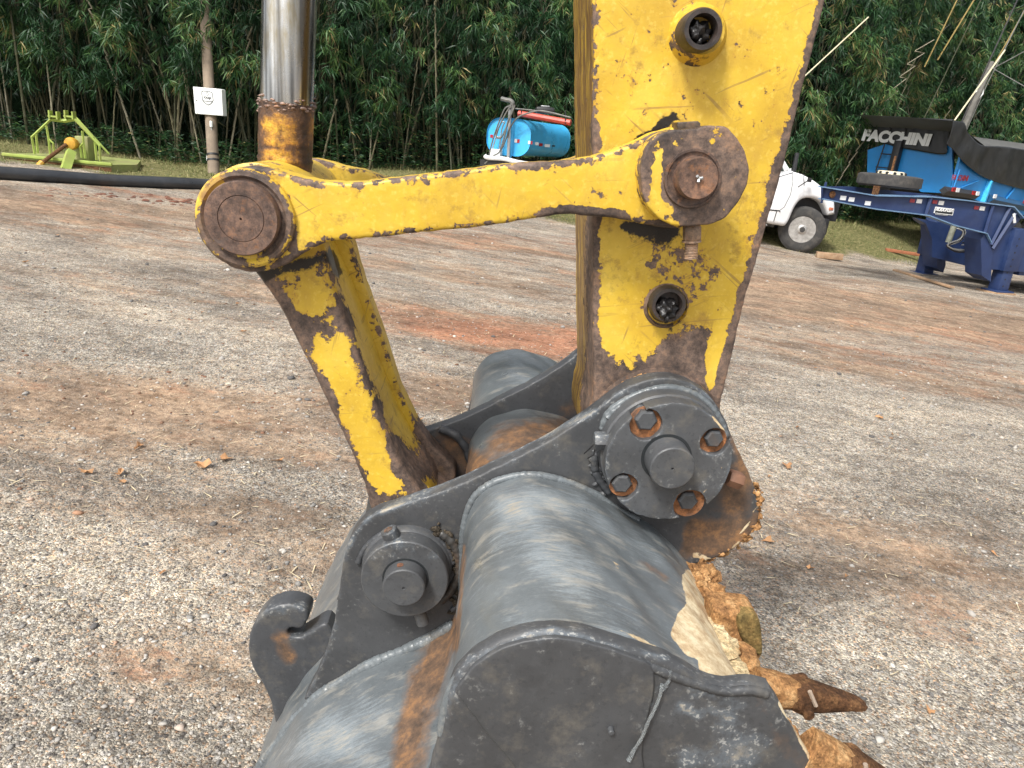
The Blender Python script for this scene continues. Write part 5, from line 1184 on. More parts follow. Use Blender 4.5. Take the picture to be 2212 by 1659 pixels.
# ---------------- tipping links (one each side of the stick)
link_out = C_([(418, 478), (426, 430), (452, 390), (492, 366), (540, 359), (590, 367), (640, 383), (690, 391), (750, 394), (830, 388), (930, 376), (1030, 363), (1140, 352), (1240, 345), (1310, 331), (1370, 308), (1420, 285), (1470, 274), (1530, 290), (1560, 380), (1530, 470), (1470, 492),
               (1400, 487), (1340, 474), (1280, 467), (1220, 463), (1160, 472), (1080, 484), (950, 499), (820, 512), (750, 518), (700, 527), (655, 548), (615, 572), (560, 588), (510, 583), (465, 558), (435, 520)], 7)
link_caps = dict(
    wear=[(440, 390, 545, 359, 24, .6), (418, 478, 440, 390, 16, .6), (418, 478, 470, 560, 22, .7), (470, 560, 560, 588, 18, .5), (612, 430, 626, 520, 26, 1.0), (585, 400, 612, 430, 14, .8), (590, 420, 632, 540, 16, .5), (600, 575, 660, 548, 16, .6), (1180, 462, 1330, 468, 22, .95), (1220, 455, 1290, 455, 16, .5),
          (560, 362, 1240, 347, 9, .30), (920, 398, 928, 400, 9, .9), (1225, 462, 1345, 470, 26, .4), (1100, 365, 1180, 358, 12, .3), (770, 397, 775, 400, 8, .6), (1470, 470, 1400, 490, 14, .6), (1336, 395, 1346, 470, 5, .5), (1278, 408, 1290, 415, 9, .5), (640, 470, 650, 480, 10, .3)],
    rust=[(430, 440, 450, 400, 16, .8)], dirt=[(432, 430, 470, 385, 16, .5)], grease=[(620, 480, 600, 540, 14, .4), (1400, 498, 1470, 500, 14, .6)])
def tipping_link(dy, caps):
    P = locs([(x, y+(24*max(0, min(1, (x-690)/90.))*(1 if y < 425 and x < 1520 else 0) if dy else 0)) for x, y in link_out], 1.09)
    o = plate('tipping_link', WF, P, 1.09+dy, 1.135+dy, YEL, ex, bev=.006, step=.0075, caps=caps, edge_amp=.52, edge_r=.0045, pts_local=True, nside=4); return o
tl = tipping_link(0, link_caps); tl2 = tipping_link(.365, dict(wear=[]))
# raised end ring and big pin at the free end
c = loc(527, 474, 1.078); R_ = pxr(WF, 527, 474, 108, 1.078)
ring_caps = dict(wear=[(527+88*math.cos(a), 474+88*math.sin(a), 527+88*math.cos(a+.35), 474+88*math.sin(a+.35), 20, s) for a, s in ((.0, .75), (.35, .7), (.7, .25), (1.05, .05), (1.5, .3), (1.95, .35), (2.4, .55), (2.8, .6), (3.2, .35), (3.6, .0), (4.0, .1), (4.35, .8), (4.7, .45), (5.1, .3), (5.5, .45), (5.9, .7))],
                 dirt=[(440, 420, 480, 380, 26, .75), (432, 500, 440, 430, 20, .4)], grease=[(600, 480, 560, 560, 12, .35)])
lathe('link_boss', WF, c, [(R_*.70, 1.082), (R_*.80, 1.081), (R_*.86, 1.077), (R_*.94, 1.078), (R_*.99, 1.082), (R_, 1.092)], YEL, tl, 96, caps=ring_caps, base=.44)
c = loc(520, 473, 1.064); r_ = pxr(WF, 520, 473, 81, 1.064)
lathe('link_pin', WF, c, [(r_*.03, 1.067), (r_*.035, 1.064), (r_*.60, 1.0642), (r_*.615, 1.0655), (r_*.63, 1.0642), (r_*.965, 1.0645), (r_, 1.068), (r_*1.0, 1.09), (r_*.9, 1.10), (r_*.9, 1.51)], m_rust('pin_rust', (1.05, .95, .92), .62), tl, 96)
lathe('pin_recess', WF, c, [(r_*.9, 1.0855), (r_*1.17, 1.0845), (r_*1.19, 1.09)], plain('dark_recess', (.03, .024, .02), .6, 0, .5, 30, .5), tl, 64)
lathe('link_boss', WF, loc(527, 474, 1.078), [(R_*.70, 1.50), (R_, 1.502), (R_, 1.515), (R_*.6, 1.52)], YEL, tl2, 48, caps={}, base=.3)
# round end plate on the stick pin
ep = C_([(1396, 322), (1406, 306), (1426, 290), (1462, 280), (1515, 276, 1), (1516, 272, 1), (1566, 273), (1588, 295), (1606, 320), (1617, 350), (1618, 388), (1606, 420), (1586, 448), (1564, 472), (1533, 484, 1), (1475, 490), (1440, 482), (1412, 462), (1394, 432), (1386, 400), (1385, 360)], 6)
ep_caps = dict(wear=[(1500, 380, 1503, 380, 200, 1.25), (1540, 440, 1580, 420, 40, .4), (1420, 360, 1415, 440, 13, -2.0), (1425, 440, 1445, 455, 12, -1.8), (1402, 445, 1430, 478, 10, -1.6), (1440, 480, 1460, 485, 8, -1.3), (1452, 313, 1462, 313, 5, -1.6), (1548, 318, 1550, 318, 4, -1.6), (1535, 307, 1537, 307, 4, -1.5), (1425, 330, 1422, 350, 8, -1.6)])
epl = plate('end_plate', WF, ep, 1.052, 1.092, YEL, tl, bev=.003, step=.0065, caps=ep_caps, edge_amp=.4, edge_r=.003, nside=3)
c = loc(1496, 386, 1.05); r_ = pxr(WF, 1496, 386, 62, 1.05)
lathe('pin_collar', WF, c, [(r_*.74, 1.0505), (r_*.90, 1.049), (r_*.905, 1.0475), (r_*.98, 1.0475), (r_, 1.049), (r_*1.005, 1.056)], RUSTD, epl, 80)
c2 = loc(1513, 382, 1.026); r2 = pxr(WF, 1513, 382, 45, 1.026)
lathe('stick_pin', WF, ((c[0]*.6+c2[0]*.4), (c[1]*.6+c2[1]*.4)), [(r2*.06, 1.029), (r2*.07, 1.0262), (r2*.94, 1.026), (r2, 1.030), (r2*1.02, 1.045), (r2*1.02, 1.50)], m_rust('pin_rust_brown', (1.1, .95, .88), .6), tl, 72)
b = MB(); cc = (c[0]*.6+c2[0]*.4, c[1]*.6+c2[1]*.4)
for k in range(3): a = k*2.1+.3; b.tube([(cc[0], 1.024, cc[1]), (cc[0]+.005*math.cos(a), 1.021, cc[1]+.005*math.sin(a))], .0022, 6)
b.done('grease_nipple', GALV, tl)
ky = C_([(1463, 264, 1), (1513, 261, 1), (1515, 279, 1), (1464, 283, 1)], 4)
plate('key_block', WF, ky, 1.068, 1.10, m_rust('grey_rust', (1.1, 1.15, 1.05), .5), tl, bev=.002, step=.006, fill=False)
# clamp bolt below the end plate
a_, b_ = pt(1495, 486, 1.082), pt(1494, 523, 1.082); e_ = pt(1492, 558, 1.082)
rn = pxr(WF, 1495, 500, 20, 1.082)
def hexrod(p0, p1, r, b, n=6, ch=.12):
    p0, p1 = np.array(p0), np.array(p1); d = (p1-p0); return b.tube([p0, p0+d*ch, p1-d*ch, p1], r, n, rr=[r*.88, r, r, r*.88])
nut = m_rust('dull_nut_steel', (2.1, 2.1, 1.9), .45)
hexrod(a_, a_+(b_-a_)*.90, rn, MB()).done('clamp_nut', nut, tl, 30); lathe_w = MB().tube([b_-(b_-a_)*.12, b_], rn*1.02, 24).done('washer', nut, tl, 30)
n_ = 60; P = [b_+(e_-b_)*k/(n_-1) for k in range(n_)]; MB().tube(P, rn*.72, 20, rr=[rn*.70*(1+.07*math.sin(k*1.1)) for k in range(n_)]).done('clamp_bolt', nut, tl, 60)

# ---------------- bucket link (between tipping link and bucket)
bl_near = C_([(505, 500), (528, 560), (560, 607), (605, 672), (652, 765), (700, 862), (748, 962), (785, 1050), (800, 1110), (826, 1185), (880, 1235), (950, 1215), (975, 1140), (945, 1100), (905, 1062), (865, 1000), (828, 920), (790, 810), (752, 705), (722, 620), (700, 545), (668, 470), (600, 430), (540, 440)], 7)
bl_mid = C_([(520, 520), (560, 600), (612, 680), (660, 775), (708, 870), (755, 970), (790, 1050), (806, 1110), (830, 1180), (880, 1225), (930, 1200), (925, 1120), (878, 1050), (835, 985), (795, 890), (755, 780), (715, 675), (682, 600), (655, 545), (630, 480), (580, 450), (540, 460)], 7)
blc = dict(wear=[(540, 590, 800, 1110, 34, .42), (600, 640, 800, 1080, 90, .20), (540, 585, 640, 700, 40, .45), (560, 610, 690, 600, 45, .32), (610, 700, 740, 690, 40, .55), (640, 740, 720, 720, 34, .5), (690, 800, 745, 925, 30, .28), (560, 620, 790, 1060, 26, .5), (730, 640, 770, 760, 16, .35), (770, 760, 850, 960, 18, .5), (850, 960, 905, 1060, 26, .9), (800, 1080, 900, 1075, 36, .45),
                 (720, 700, 745, 760, 22, -.25), (760, 900, 830, 1020, 50, -.35), (680, 740, 740, 860, 26, -.35), (700, 545, 760, 700, 20, .35), (880, 1000, 960, 1010, 60, 1.0), (920, 930, 990, 1000, 50, 1.0), (860, 940, 890, 1000, 20, .3)],
           grease=[(560, 600, 690, 560, 30, .75), (715, 545, 730, 590, 20, .9), (600, 640, 620, 690, 16, .3)], dirt=[(940, 1010, 980, 1040, 40, .25)])
bl = plate('bucket_link', WF, bl_near, 1.158, 1.205, YEL, ex, bev=.014, step=.007, caps=blc, edge_amp=.30, edge_r=.010, nside=4)
plate('link_web', WF, locs(bl_mid, 1.16), 1.2, 1.38, YEL, bl, bev=.003, step=.010, caps=blc, edge_amp=.1, edge_r=.005, pts_local=True, nside=14)
plate('link_flange', WF, locs(bl_near, 1.158), 1.378, 1.422, YEL, bl, bev=.006, step=.010, caps=blc, edge_amp=.45, edge_r=.005, pts_local=True, nside=4)
cb = loc(884, 1215, 1.16)
lathe('link_eye', WF, cb, [(.074, 1.156), (.082, 1.16), (.084, 1.22), (.080, 1.28), (.080, 1.32), (.086, 1.38), (.084, 1.42), (.074, 1.426)], YEL, bl, 72, caps=dict(wear=[(930, 1060, 960, 1100, 200, .95)], dirt=[(960, 1060, 990, 1040, 50, .2)]), base=.2)
ct = loc(562, 466, 1.16); lathe('link_eye', WF, ct, [(.070, 1.14), (.078, 1.145), (.078, 1.20), (.078, 1.43), (.07, 1.44)], YEL, bl, 56, caps=dict(grease=[(560, 570, 700, 550, 60, .9)]), base=.3)

# ---------------- cylinder rod
def m_neck():
    t = NT('rusty_neck_paint'); n = t.noise(16, 9, .75, off=(3, 8, 1)); n2 = t.noise(60, 8, .78, off=(1, 1, 6))
    v = t.math('ADD', n, t.math('MULTIPLY', t.attr('wear'), -.22))
    c = t.ramp(v, [(.20, (.045, .026, .018)), (.34, (.12, .058, .025)), (.42, (.36, .17, .025)), (.50, (.55, .30, .03)), (.60, (.66, .42, .045))])
    c = t.mix(1., c, t.ramp(n2, [(.34, (.35, .32, .30)), (.5, (1, 1, 1)), (.66, (1.5, 1.45, 1.35))]), 'MULTIPLY')
    nb = t.bump(n2, .9, .003); nb = t.bump(n, .6, .006, nb); return t.fin(c, t.rng(n2, .3, .7, .3, .6), 0, nb)
NECK = m_neck()
YR = 1.29; p0 = pt(614, 440, YR); p1 = pt(614.5, 385, YR); p2 = pt(626, 0, YR); rR = .0415
ax = (p2-p1)/np.linalg.norm(p2-p1); pj = p1+ax*((np.linalg.norm(p2-p1))*(385-222)/385.)
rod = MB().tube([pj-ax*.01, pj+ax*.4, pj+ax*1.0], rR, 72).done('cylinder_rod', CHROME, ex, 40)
n_ = 40; bot = p0-ax*.02; L_ = np.linalg.norm(pj-bot); P = [bot+(pj+ax*.004-bot)*k/(n_-1) for k in range(n_)]
ec = dict(wear=[(560, 222, 680, 222, 42, .75), (655, 260, 665, 350, 22, .55), (560, 250, 565, 370, 16, .4), (600, 330, 605, 350, 30, -.4), (585, 270, 590, 300, 22, -.45), (560, 318, 670, 322, 6, .5)], dirt=[(560, 240, 670, 380, 120, .62), (590, 250, 650, 340, 60, .2)], grease=[(655, 240, 670, 270, 10, .3)])
rr = [rR*(1.045+(.03 if abs(k/n_-.50) < .02 else 0)-(.02 if .52 < k/n_ < .55 else 0)+.006*math.sin(k)) for k in range(n_)]; 
MB().tube(P, rR, 72, rr=rr).done('rod_neck', NECK, rod, 60, caps=ec, base=.40)
b = MB()
for k in range(90):
    a = k/90*6.283; rj = rR*1.01; z = .004*math.sin(a*5)+.006*rng.normal(); s = rng.uniform(.0015, .0038)
    u = np.array([1, 0, 0.]); c = pj+u*rj*math.cos(a)+np.array([0, 1, 0])*rj*math.sin(a)+ax*z
    bm = bmesh.new(); bmesh.ops.create_icosphere(bm, subdivisions=1, radius=1)
    b.add([c+np.array([v.co.x*s*1.6*(1+.3*rng.normal()), v.co.y*s, v.co.z*s*.8]) for v in bm.verts], [tuple(v.index for v in f.verts) for f in bm.faces]); bm.free()
b.done('torn_sleeve', m_rust('flaked_chrome', (1.7, 1.7, 1.8), .4), rod, 60)
lathe('rod_eye', WF, loc(560, 466, 1.16), [(.06, 1.225), (.072, 1.23), (.074, 1.25), (.074, 1.33), (.072, 1.35), (.06, 1.355)], YEL, rod, 64, caps={}, base=.35)

# ---------------- bucket
prof = [(440, 2000), (470, 1900), (505, 1790), (560, 1659), (622, 1568), (690, 1494), (800, 1433), (900, 1392), (968, 1353, 1), (990, 1300), (997, 1220), (1002, 1140), (1020, 1085), (1056, 1050), (1100, 1032), (1144, 1024), (1190, 1029), (1238, 1042), (1285, 1062), (1322, 1086), (1366, 1112), (1413, 1138), (1450, 1172), (1490, 1218, 1)]
prX = resamp(crv(prof, 8, False), 6.0, False); XZ = np.array([WF.L(x, y, 1.12) for x, y in prX]); XZ = resamp(XZ, .0075, False)
Ys = np.concatenate([np.linspace(.706, 1.118, 60), np.linspace(1.13, 1.46, 40), np.linspace(1.47, 1.875, 26)])
V = []; n = len(XZ); m = len(Ys)
T_ = np.gradient(XZ, axis=0); T_ /= np.linalg.norm(T_, axis=1, keepdims=True); N_ = np.stack([-T_[:, 1], T_[:, 0]], 1)
for y in Ys:
    for k in range(n):
        u = k/n; w_ = .0016*math.sin(k*.21+y*9)+.0012*math.sin(y*31+k*.07)+.0010*math.sin(k*.6+y*55)
        V.append((XZ[k][0]+N_[k][0]*w_, y, XZ[k][1]+N_[k][1]*w_))
V0 = len(V)
for y in Ys:
    for k in range(n): V.append((XZ[k][0]-N_[k][0]*.018, y, XZ[k][1]-N_[k][1]*.018))
F = []
for s in (0, V0):
    for a in range(m-1):
        for k in range(n-1): F.append((s+a*n+k, s+a*n+k+1, s+(a+1)*n+k+1, s+(a+1)*n+k))
for k in range(n-1): F.append((k, k+1, V0+k+1, V0+k)); F.append(((m-1)*n+k, (m-1)*n+k+1, V0+(m-1)*n+k+1, V0+(m-1)*n+k))
for a in range(m-1): F.append((a*n, (a+1)*n, V0+(a+1)*n, V0+a*n)); F.append((a*n+n-1, (a+1)*n+n-1, V0+(a+1)*n+n-1, V0+a*n+n-1))
shc = dict(
    wear=[(1080, 1080, 1240, 1090, 60, .55), (1100, 1150, 1250, 1230, 90, .42), (1150, 1060, 1320, 1120, 40, .35), (1120, 1100, 1200, 1180, 60, .3), (1200, 1240, 1400, 1400, 110, .35), (1100, 1340, 1350, 1380, 30, .5), (1020, 1300, 1100, 1100, 40, .25), (1290, 1130, 1420, 1200, 46, .45), (620, 1640, 800, 1540, 90, .5), (700, 1600, 820, 1659, 80, .5), (1110, 770, 1160, 860, 90, .4)],
    rust=[(940, 1380, 885, 1640, 84, .66), (965, 1350, 930, 1480, 32, .9), (1003, 1180, 985, 1400, 13, .75), (900, 1470, 860, 1659, 40, .35), (1060, 960, 1200, 930, 70, .50), (1090, 930, 1250, 900, 60, .3), (1030, 1010, 1150, 980, 50, .45), (1380, 1210, 1440, 1250, 20, .5), (600, 1480, 720, 1380, 60, .3), (1000, 1000, 1020, 1030, 60, .9), (1300, 1390, 1420, 1440, 10, .7)],
    dirt=[(1500, 1260, 1600, 1420, 50, 1.2), (1500, 1330, 1600, 1480, 44, .9), (1480, 1350, 1500, 1400, 40, .8), (1330, 1355, 1450, 1420, 14, .55), (1520, 1440, 1600, 1460, 26, .8), (1270, 1150, 1330, 1230, 26, .18), (1330, 1230, 1400, 1330, 36, .20), (1200, 1120, 1150, 1180, 40, .2), (1380, 1180, 1440, 1220, 16, .4), (1500, 1340, 1560, 1440, 56, 1.0), (1460, 1370, 1490, 1400, 30, .6), (1180, 1060, 1200, 1120, 30, .10), (700, 1620, 740, 1500, 30, .12), (760, 1560, 720, 1640, 26, .30), (1400, 1210, 1460, 1260, 14, .35)])
bucket = mk('bucket', V, F, GSHELL, ex, 50, caps=shc)
bucket['label'] = 'dark grey bucket with scuffed top and muddy lip'
# near and far side walls
wall_px = C_([(905, 1760), (930, 1659), (950, 1590), (974, 1482), (1012, 1431), (1063, 1394), (1121, 1373), (1187, 1364), (1254, 1370), (1320, 1388), (1385, 1408), (1440, 1424, 1), (1480, 1448), (1530, 1476), (1575, 1486), (1625, 1480), (1668, 1490, 1), (1692, 1530), (1722, 1590), (1760, 1650), (1800, 1720), (1850, 1850, 1), (1850, 2300, 1), (880, 2300, 1), (880, 1850, 1)], 6)
wc = dict(wear=[(1440, 1480, 1600, 1520, 30, .5), (1470, 1525, 1510, 1545, 20, 1.1), (1530, 1530, 1580, 1550, 18, .8), (1560, 1580, 1640, 1620, 60, .6), (1480, 1640, 1600, 1650, 50, .65), (1420, 1480, 1385, 1590, 8, .7), (1012, 1424, 1187, 1360, 14, .7), (1187, 1362, 1440, 1422, 13, .6), (950, 1560, 1000, 1440, 22, .45), (940, 1659, 1000, 1640, 14, .4), (1470, 1440, 1620, 1478, 20, .3)],
          dirt=[(1690, 1520, 1790, 1700, 22, .7), (1660, 1560, 1720, 1659, 40, .18)], rust=[(1640, 1520, 1740, 1659, 50, .35), (960, 1520, 985, 1560, 16, .3)])
sw = plate('side_wall', WF, wall_px, .695, .715, GFACE, bucket, bev=.009, step=.009, caps=wc, edge_amp=.12, edge_r=.010, nside=3)
plate('side_wall', WF, [tuple(q) for q in inset(np.array(locs(wall_px, .695)), .016)], 1.872, 1.89, GFACE, bucket, bev=.008, step=.012, caps={}, edge_amp=.1, pts_local=True, nside=2)
dbl = C_([(984, 1497, 1), (1020, 1443), (1068, 1409), (1124, 1388), (1187, 1380), (1252, 1386), (1316, 1403), (1372, 1422), (1408, 1440), (1412, 1500), (1396, 1560), (1388, 1620), (1396, 1720, 1), (1165, 1720, 1), (1110, 1655), (1045, 1575)], 6)
plate('wear_plate', WF, dbl, .6895, .699, GFACE, sw, bev=.002, step=.009, caps=dict(wear=[(1100, 1395, 1180, 1410, 14, .2)]), edge_amp=.12, edge_r=.004, nside=1)
bead('weld_bead', [(1372, 1420), (1395, 1432), (1420, 1445), (1500, 1476), (1560, 1492), (1622, 1490), (1660, 1500)], .697, .0075, GFACE, sw, rip=.08, step=.006, caps=dict(wear=[(1400, 1430, 1600, 1490, 40, .3)]))
bead('weld_bead', [(952, 1590), (976, 1484), (1014, 1434), (1064, 1398), (1122, 1377), (1187, 1368), (1254, 1374), (1320, 1392), (1390, 1412)], .7045, .0080, GSHELL, sw, rip=.05, step=.006, caps=dict(wear=[(1000, 1430, 1190, 1360, 60, .55), (1190, 1360, 1390, 1410, 40, .4)]))
lathe('stud', WF, loc(1319, 1575, .689), [(.0025, .682), (.0036, .683), (.004, .690)], GPIN, sw, 12, caps={})
# sealant runs on the wall
b = MB()
def run(pts, r, Y, rr=None):
    P = crv3(np.array([pt(x, y, Y) for x, y in pts]), 6); n = len(P); rv = [r*(.8+.15*abs(math.sin(k*.9)))*(1.0 if k < n-6 else 1.35) for k in range(n)]; b.tube(P, r, 8, rr=rv)
run([(1430, 1478), (1425, 1505), (1415, 1530), (1400, 1560), (1388, 1590), (1370, 1620), (1358, 1642)], .0024, .687)
run([(1448, 1450), (1447, 1465), (1440, 1478), (1430, 1490)], .0024, .693)
b.done('sealant_run', GLUE, sw, 70)
# lip with packed mud
lipc = XZ[-1]
def mudmesh(n, fn, mat, name, par, sub=2):
    b = MB()
    for _ in range(n):
        c, s = fn(); bm = bmesh.new(); bmesh.ops.create_icosphere(bm, subdivisions=sub, radius=1); ph = rng.random(6)*6
        b.add([c+np.array([v.co.x*s[0], v.co.y*s[1], v.co.z*s[2]])*(1+.25*math.sin(v.co.x*4+ph[0])*math.sin(v.co.z*4+ph[1])+.14*math.sin(v.co.y*7+ph[2])*math.sin(v.co.x*8+ph[4])+.13*rng.normal()) for v in bm.verts], [tuple(v.index for v in f.verts) for f in bm.faces]); bm.free()
    return b.done(name, mat, par, 28)
b = MB()
V = [];
for y in np.linspace(.712, 1.87, 60):
    j_ = .003*math.sin(y*40)+.002*math.sin(y*97)
    for dx, dz in ((-.010, .006), (.034+j_, -.012), (.044+j_, -.032), (.030, -.052), (-.010, -.028)): V.append((lipc[0]+dx, y, lipc[1]+dz))
F = [(a*5+k, a*5+(k+1) % 5, (a+1)*5+(k+1) % 5, (a+1)*5+k) for a in range(59) for k in range(5)]+[tuple(range(5)), tuple(range(295, 300))]
mk('cutting_lip', V, F, MUD, bucket, 60)
def f1():
    y = rng.uniform(.72, 1.12); s = .004+.014*rng.random()**2; return np.array([lipc[0]+.012+rng.normal(0, .012), y, lipc[1]-.012+rng.normal(0, .010)]), (s, s*1.4, s*.8)
mudmesh(190, f1, MUD, 'dried_mud', bucket)
def f2():
    y = rng.uniform(.715, .95); u = rng.uniform(0, .045); s = rng.uniform(.006, .014); k = int(n-1-u/.0075); q = XZ[max(0, min(n-1, k))]; return np.array([q[0], y, q[1]+.0005]), (s*1.5, s*1.9, s*.13)
mudmesh(40, f2, PALEMUD, 'dried_mud', bucket)
def tooth(bx, by, tx, ty, Y, wb, hb, mat=TOOTH):
    A, B = pt(bx, by, Y), pt(tx, ty, Y); d = B-A; L = np.linalg.norm(d); d /= L; up = np.array([-d[2], 0, d[0]]); sd_ = np.array([0, 1., 0])
    secs = [(-.12, .78, .9), (0, .98, 1.0), (.06, 1.05, 1.04), (.13, 1.02, 1.0), (.16, .88, .86), (.35, .78, .78), (.60, .55, .70), (.82, .34, .60), (.95, .20, .46), (1.0, .10, .30)]
    V = []; ng = 14
    for t, h, w in secs:
        for k in range(ng):
            a = 2*math.pi*k/ng; ca, sa = math.cos(a), math.sin(a); sq = (abs(ca)**5+abs(sa)**5)**(-1/5.)
            V.append(A+d*(L*t)+up*(hb*h*sa*sq-(.10*hb*t))+sd_*(wb*w*ca*sq)+rng.normal(0, .0006, 3))
    F = [(a*ng+k, a*ng+(k+1) % ng, (a+1)*ng+(k+1) % ng, (a+1)*ng+k) for a in range(len(secs)-1) for k in range(ng)]+[tuple(range(ng)), tuple(range((len(secs)-1)*ng, len(secs)*ng))]
    o = mk('tooth', V, F, mat, bucket, 50)
    c = A+d*L*.09-sd_*wb*1.0-up*hb*.55; MB().tube([c+sd_*.004, c-sd_*.006], .0075, 14).done('tooth_pin', mat, o, 40)
    V = MB().tube([A+d*L*.02+up*hb*1.02-sd_*wb*.9, A+d*L*.16+up*hb*.1-sd_*wb*1.05], .0030, 6); V.done('tooth_ridge', plain('worn_tooth_edge', (.45, .36, .28), .45, .3, .2), o, 40)
    # adapter that carries it
    A2 = A-d*.060; V = []
    for t, h, w in ((0, 1.12, 1.0), (.5, 1.0, .95), (.9, .86, .88), (1.02, .7, .8)):
        for k in range(ng):
            a = 2*math.pi*k/ng; ca, sa = math.cos(a), math.sin(a); sq = (abs(ca)**4+abs(sa)**4)**(-1/4.); V.append(A2+(A-A2)*t+up*hb*h*sa*sq+sd_*wb*w*ca*sq+rng.normal(0, .0012, 3))
    F = [(a*ng+k, a*ng+(k+1) % ng, (a+1)*ng+(k+1) % ng, (a+1)*ng+k) for a in range(3) for k in range(ng)]+[tuple(range(ng)), tuple(range(3*ng, 4*ng))]
    mk('tooth_adapter', V, F, MUD, bucket, 50)
tooth(1722, 1497, 1870, 1519, .80, .022, .0205); tooth(1832, 1648, 1960, 1700, .71, .020, .019); 
for Y in (1.36, 1.54, 1.72): q = np.array([lipc[0]+.03, Y, lipc[1]-.03]); px, py = proj(q); q2 = q+np.array([.11, 0, -.05]); px2, py2 = proj(q2); tooth(float(px), float(py), float(px2), float(py2), Y, .024, .026)
# stub of a worn adapter further along the lip
ad = C_([(1545, 1322), (1572, 1322), (1625, 1326), (1640, 1336), (1647, 1370), (1645, 1425), (1610, 1420), (1570, 1400), (1545, 1380)], 6)
plate('tooth_adapter', WF, ad, .91, .96, MUD, bucket, bev=.008, step=.008, nside=2); 
plate('tooth_adapter', WF, C_([(1595, 1335), (1628, 1330), (1642, 1342), (1648, 1378), (1646, 1420), (1615, 1400), (1598, 1370)], 6), .903, .925, m_mud('olive_mud', (.20, .15, .06), (.34, .23, .09), (.10, .08, .035)), bucket, bev=.006, step=.008, nside=2)
# ears
ear_px = C_([(985, 1352, 1), (900, 1400), (800, 1441), (700, 1500, 1), (655, 1515, 1), (690, 1445), (714, 1372), (729, 1302), (738, 1240), (746, 1190), (764, 1150), (791, 1122), (822, 1106), (900, 1080), (1000, 1044), (1100, 996), (1200, 944), (1285, 888), (1335, 848), (1388, 824), (1440, 817), (1492, 829), (1534, 857), (1562, 896), (1580, 940), (1600, 985), (1622, 1030), (1638, 1080), (1640, 1118), (1622, 1152), (1585, 1185), (1535, 1210), (1478, 1226, 1), (1413, 1165), (1366, 1142), (1300, 1150), (1150, 1200), (1040, 1280)], 6)
earc = dict(wear=[(822, 1106, 1285, 888, 12, .8), (746, 1190, 800, 1115, 10, .5), (1335, 848, 1534, 857, 14, .4), (1560, 1150, 1480, 1215, 20, .3), (1020, 1060, 1080, 1040, 20, .3)],
            rust=[(1530, 1120, 1610, 1000, 70, .45), (1600, 1060, 1600, 1150, 60, .6), (1500, 1150, 1560, 1190, 50, .5), (1520, 1180, 1560, 1160, 50, .75), (1500, 1140, 1480, 1200, 30, .6), (1580, 1190, 1635, 1120, 16, .7), (1580, 940, 1620, 1030, 16, .6)],
            dirt=[(1585, 1185, 1638, 1090, 12, .6), (1500, 1200, 1530, 1210, 18, .6), (1480, 1130, 1560, 1180, 40, .18), (1575, 930, 1600, 985, 8, .5), (990, 1050, 1000, 1055, 12, .25), (1240, 945, 1250, 950, 6, .4)])
ear = plate('ear', WF, ear_px, 1.12, 1.152, GFACE, bucket, bev=.004, step=.009, caps=earc, edge_amp=.32, edge_r=.006, nside=4)
earf = plate('ear', WF, locs(ear_px, 1.12), 1.43, 1.462, GREY, bucket, bev=.003, step=.012, caps=dict(rust=[(1000, 960, 1240, 880, 50, .45), (960, 940, 1010, 1020, 50, .6), (1240, 800, 1250, 880, 14, .5)], wear=[(925, 905, 1240, 760, 10, .6)], dirt=[(1080, 900, 1220, 880, 30, .15)]), edge_amp=.25, edge_r=.005, pts_local=True, nside=3)
EW = dict(wear=[(1298, 923, 1548, 900, 120, .35)])
bead('weld_bead', [(1300, 930), (1314, 894), (1352, 864), (1400, 844), (1444, 838), (1486, 846), (1524, 868), (1552, 905), (1570, 945)], 1.119, .0080, GSHELL, ear, .14, caps=EW)
bead('weld_bead', [(1290, 975), (1284, 1005), (1296, 1038), (1318, 1066)], 1.119, .0095, GREY, ear, .12, caps={})
bead('weld_bead', [(1310, 905), (1330, 885), (1360, 872)], 1.116, .0075, GSHELL, ear, .35, .006, caps={})
bead('weld_bead', [(984, 1346), (900, 1394), (800, 1436), (700, 1496), (655, 1535), (610, 1590), (560, 1662), (520, 1750)], 1.117, .0135, GSHELL, bucket, .06, .005, 10, caps=dict(wear=[(560, 1660, 800, 1436, 60, .25), (900, 1394, 984, 1346, 30, .3)]))
bead('weld_bead', [(998, 1300), (1000, 1160), (1018, 1085), (1054, 1050), (1100, 1031), (1144, 1026), (1190, 1032), (1238, 1046), (1285, 1068), (1322, 1094), (1380, 1125)], 1.113, .0085, GSHELL, bucket, .07, .005, 10, caps=dict(wear=[(1060, 1040, 1280, 1060, 60, .4)]))
bead('weld_bead', [(1004, 1250), (1010, 1160), (1028, 1100), (1060, 1068), (1100, 1048), (1144, 1042), (1190, 1048), (1238, 1062)], 1.106, .0045, GSHELL, bucket, .10, .005, 8, caps=dict(wear=[(1060, 1040, 1240, 1060, 60, .35)]))
bead('weld_bead', [(950, 1300), (975, 1275), (990, 1240), (990, 1200), (975, 1170), (950, 1150)], 1.117, .0095, m_grey('weld_grime', (.045, .043, .040)), ear, .14, .006, caps=dict(dirt=[(975, 1300, 990, 1200, 30, .22)], rust=[(975, 1300, 990, 1180, 40, .35)]))
bead('weld_bead', [(975, 1320), (1000, 1290), (1004, 1230), (1000, 1180)], 1.116, .0070, GREY, ear, .16, .007, caps=dict(dirt=[(990, 1300, 1000, 1200, 30, .2)]))
bead('weld_bead', [(805, 980), (822, 985), (838, 1000), (850, 1030), (856, 1060)], 1.425, .009, m_grey('weld_grime_far', (.035, .03, .028)), earf, .3, .007, caps=dict(rust=[(960, 1000, 1000, 1020, 60, .5)]))
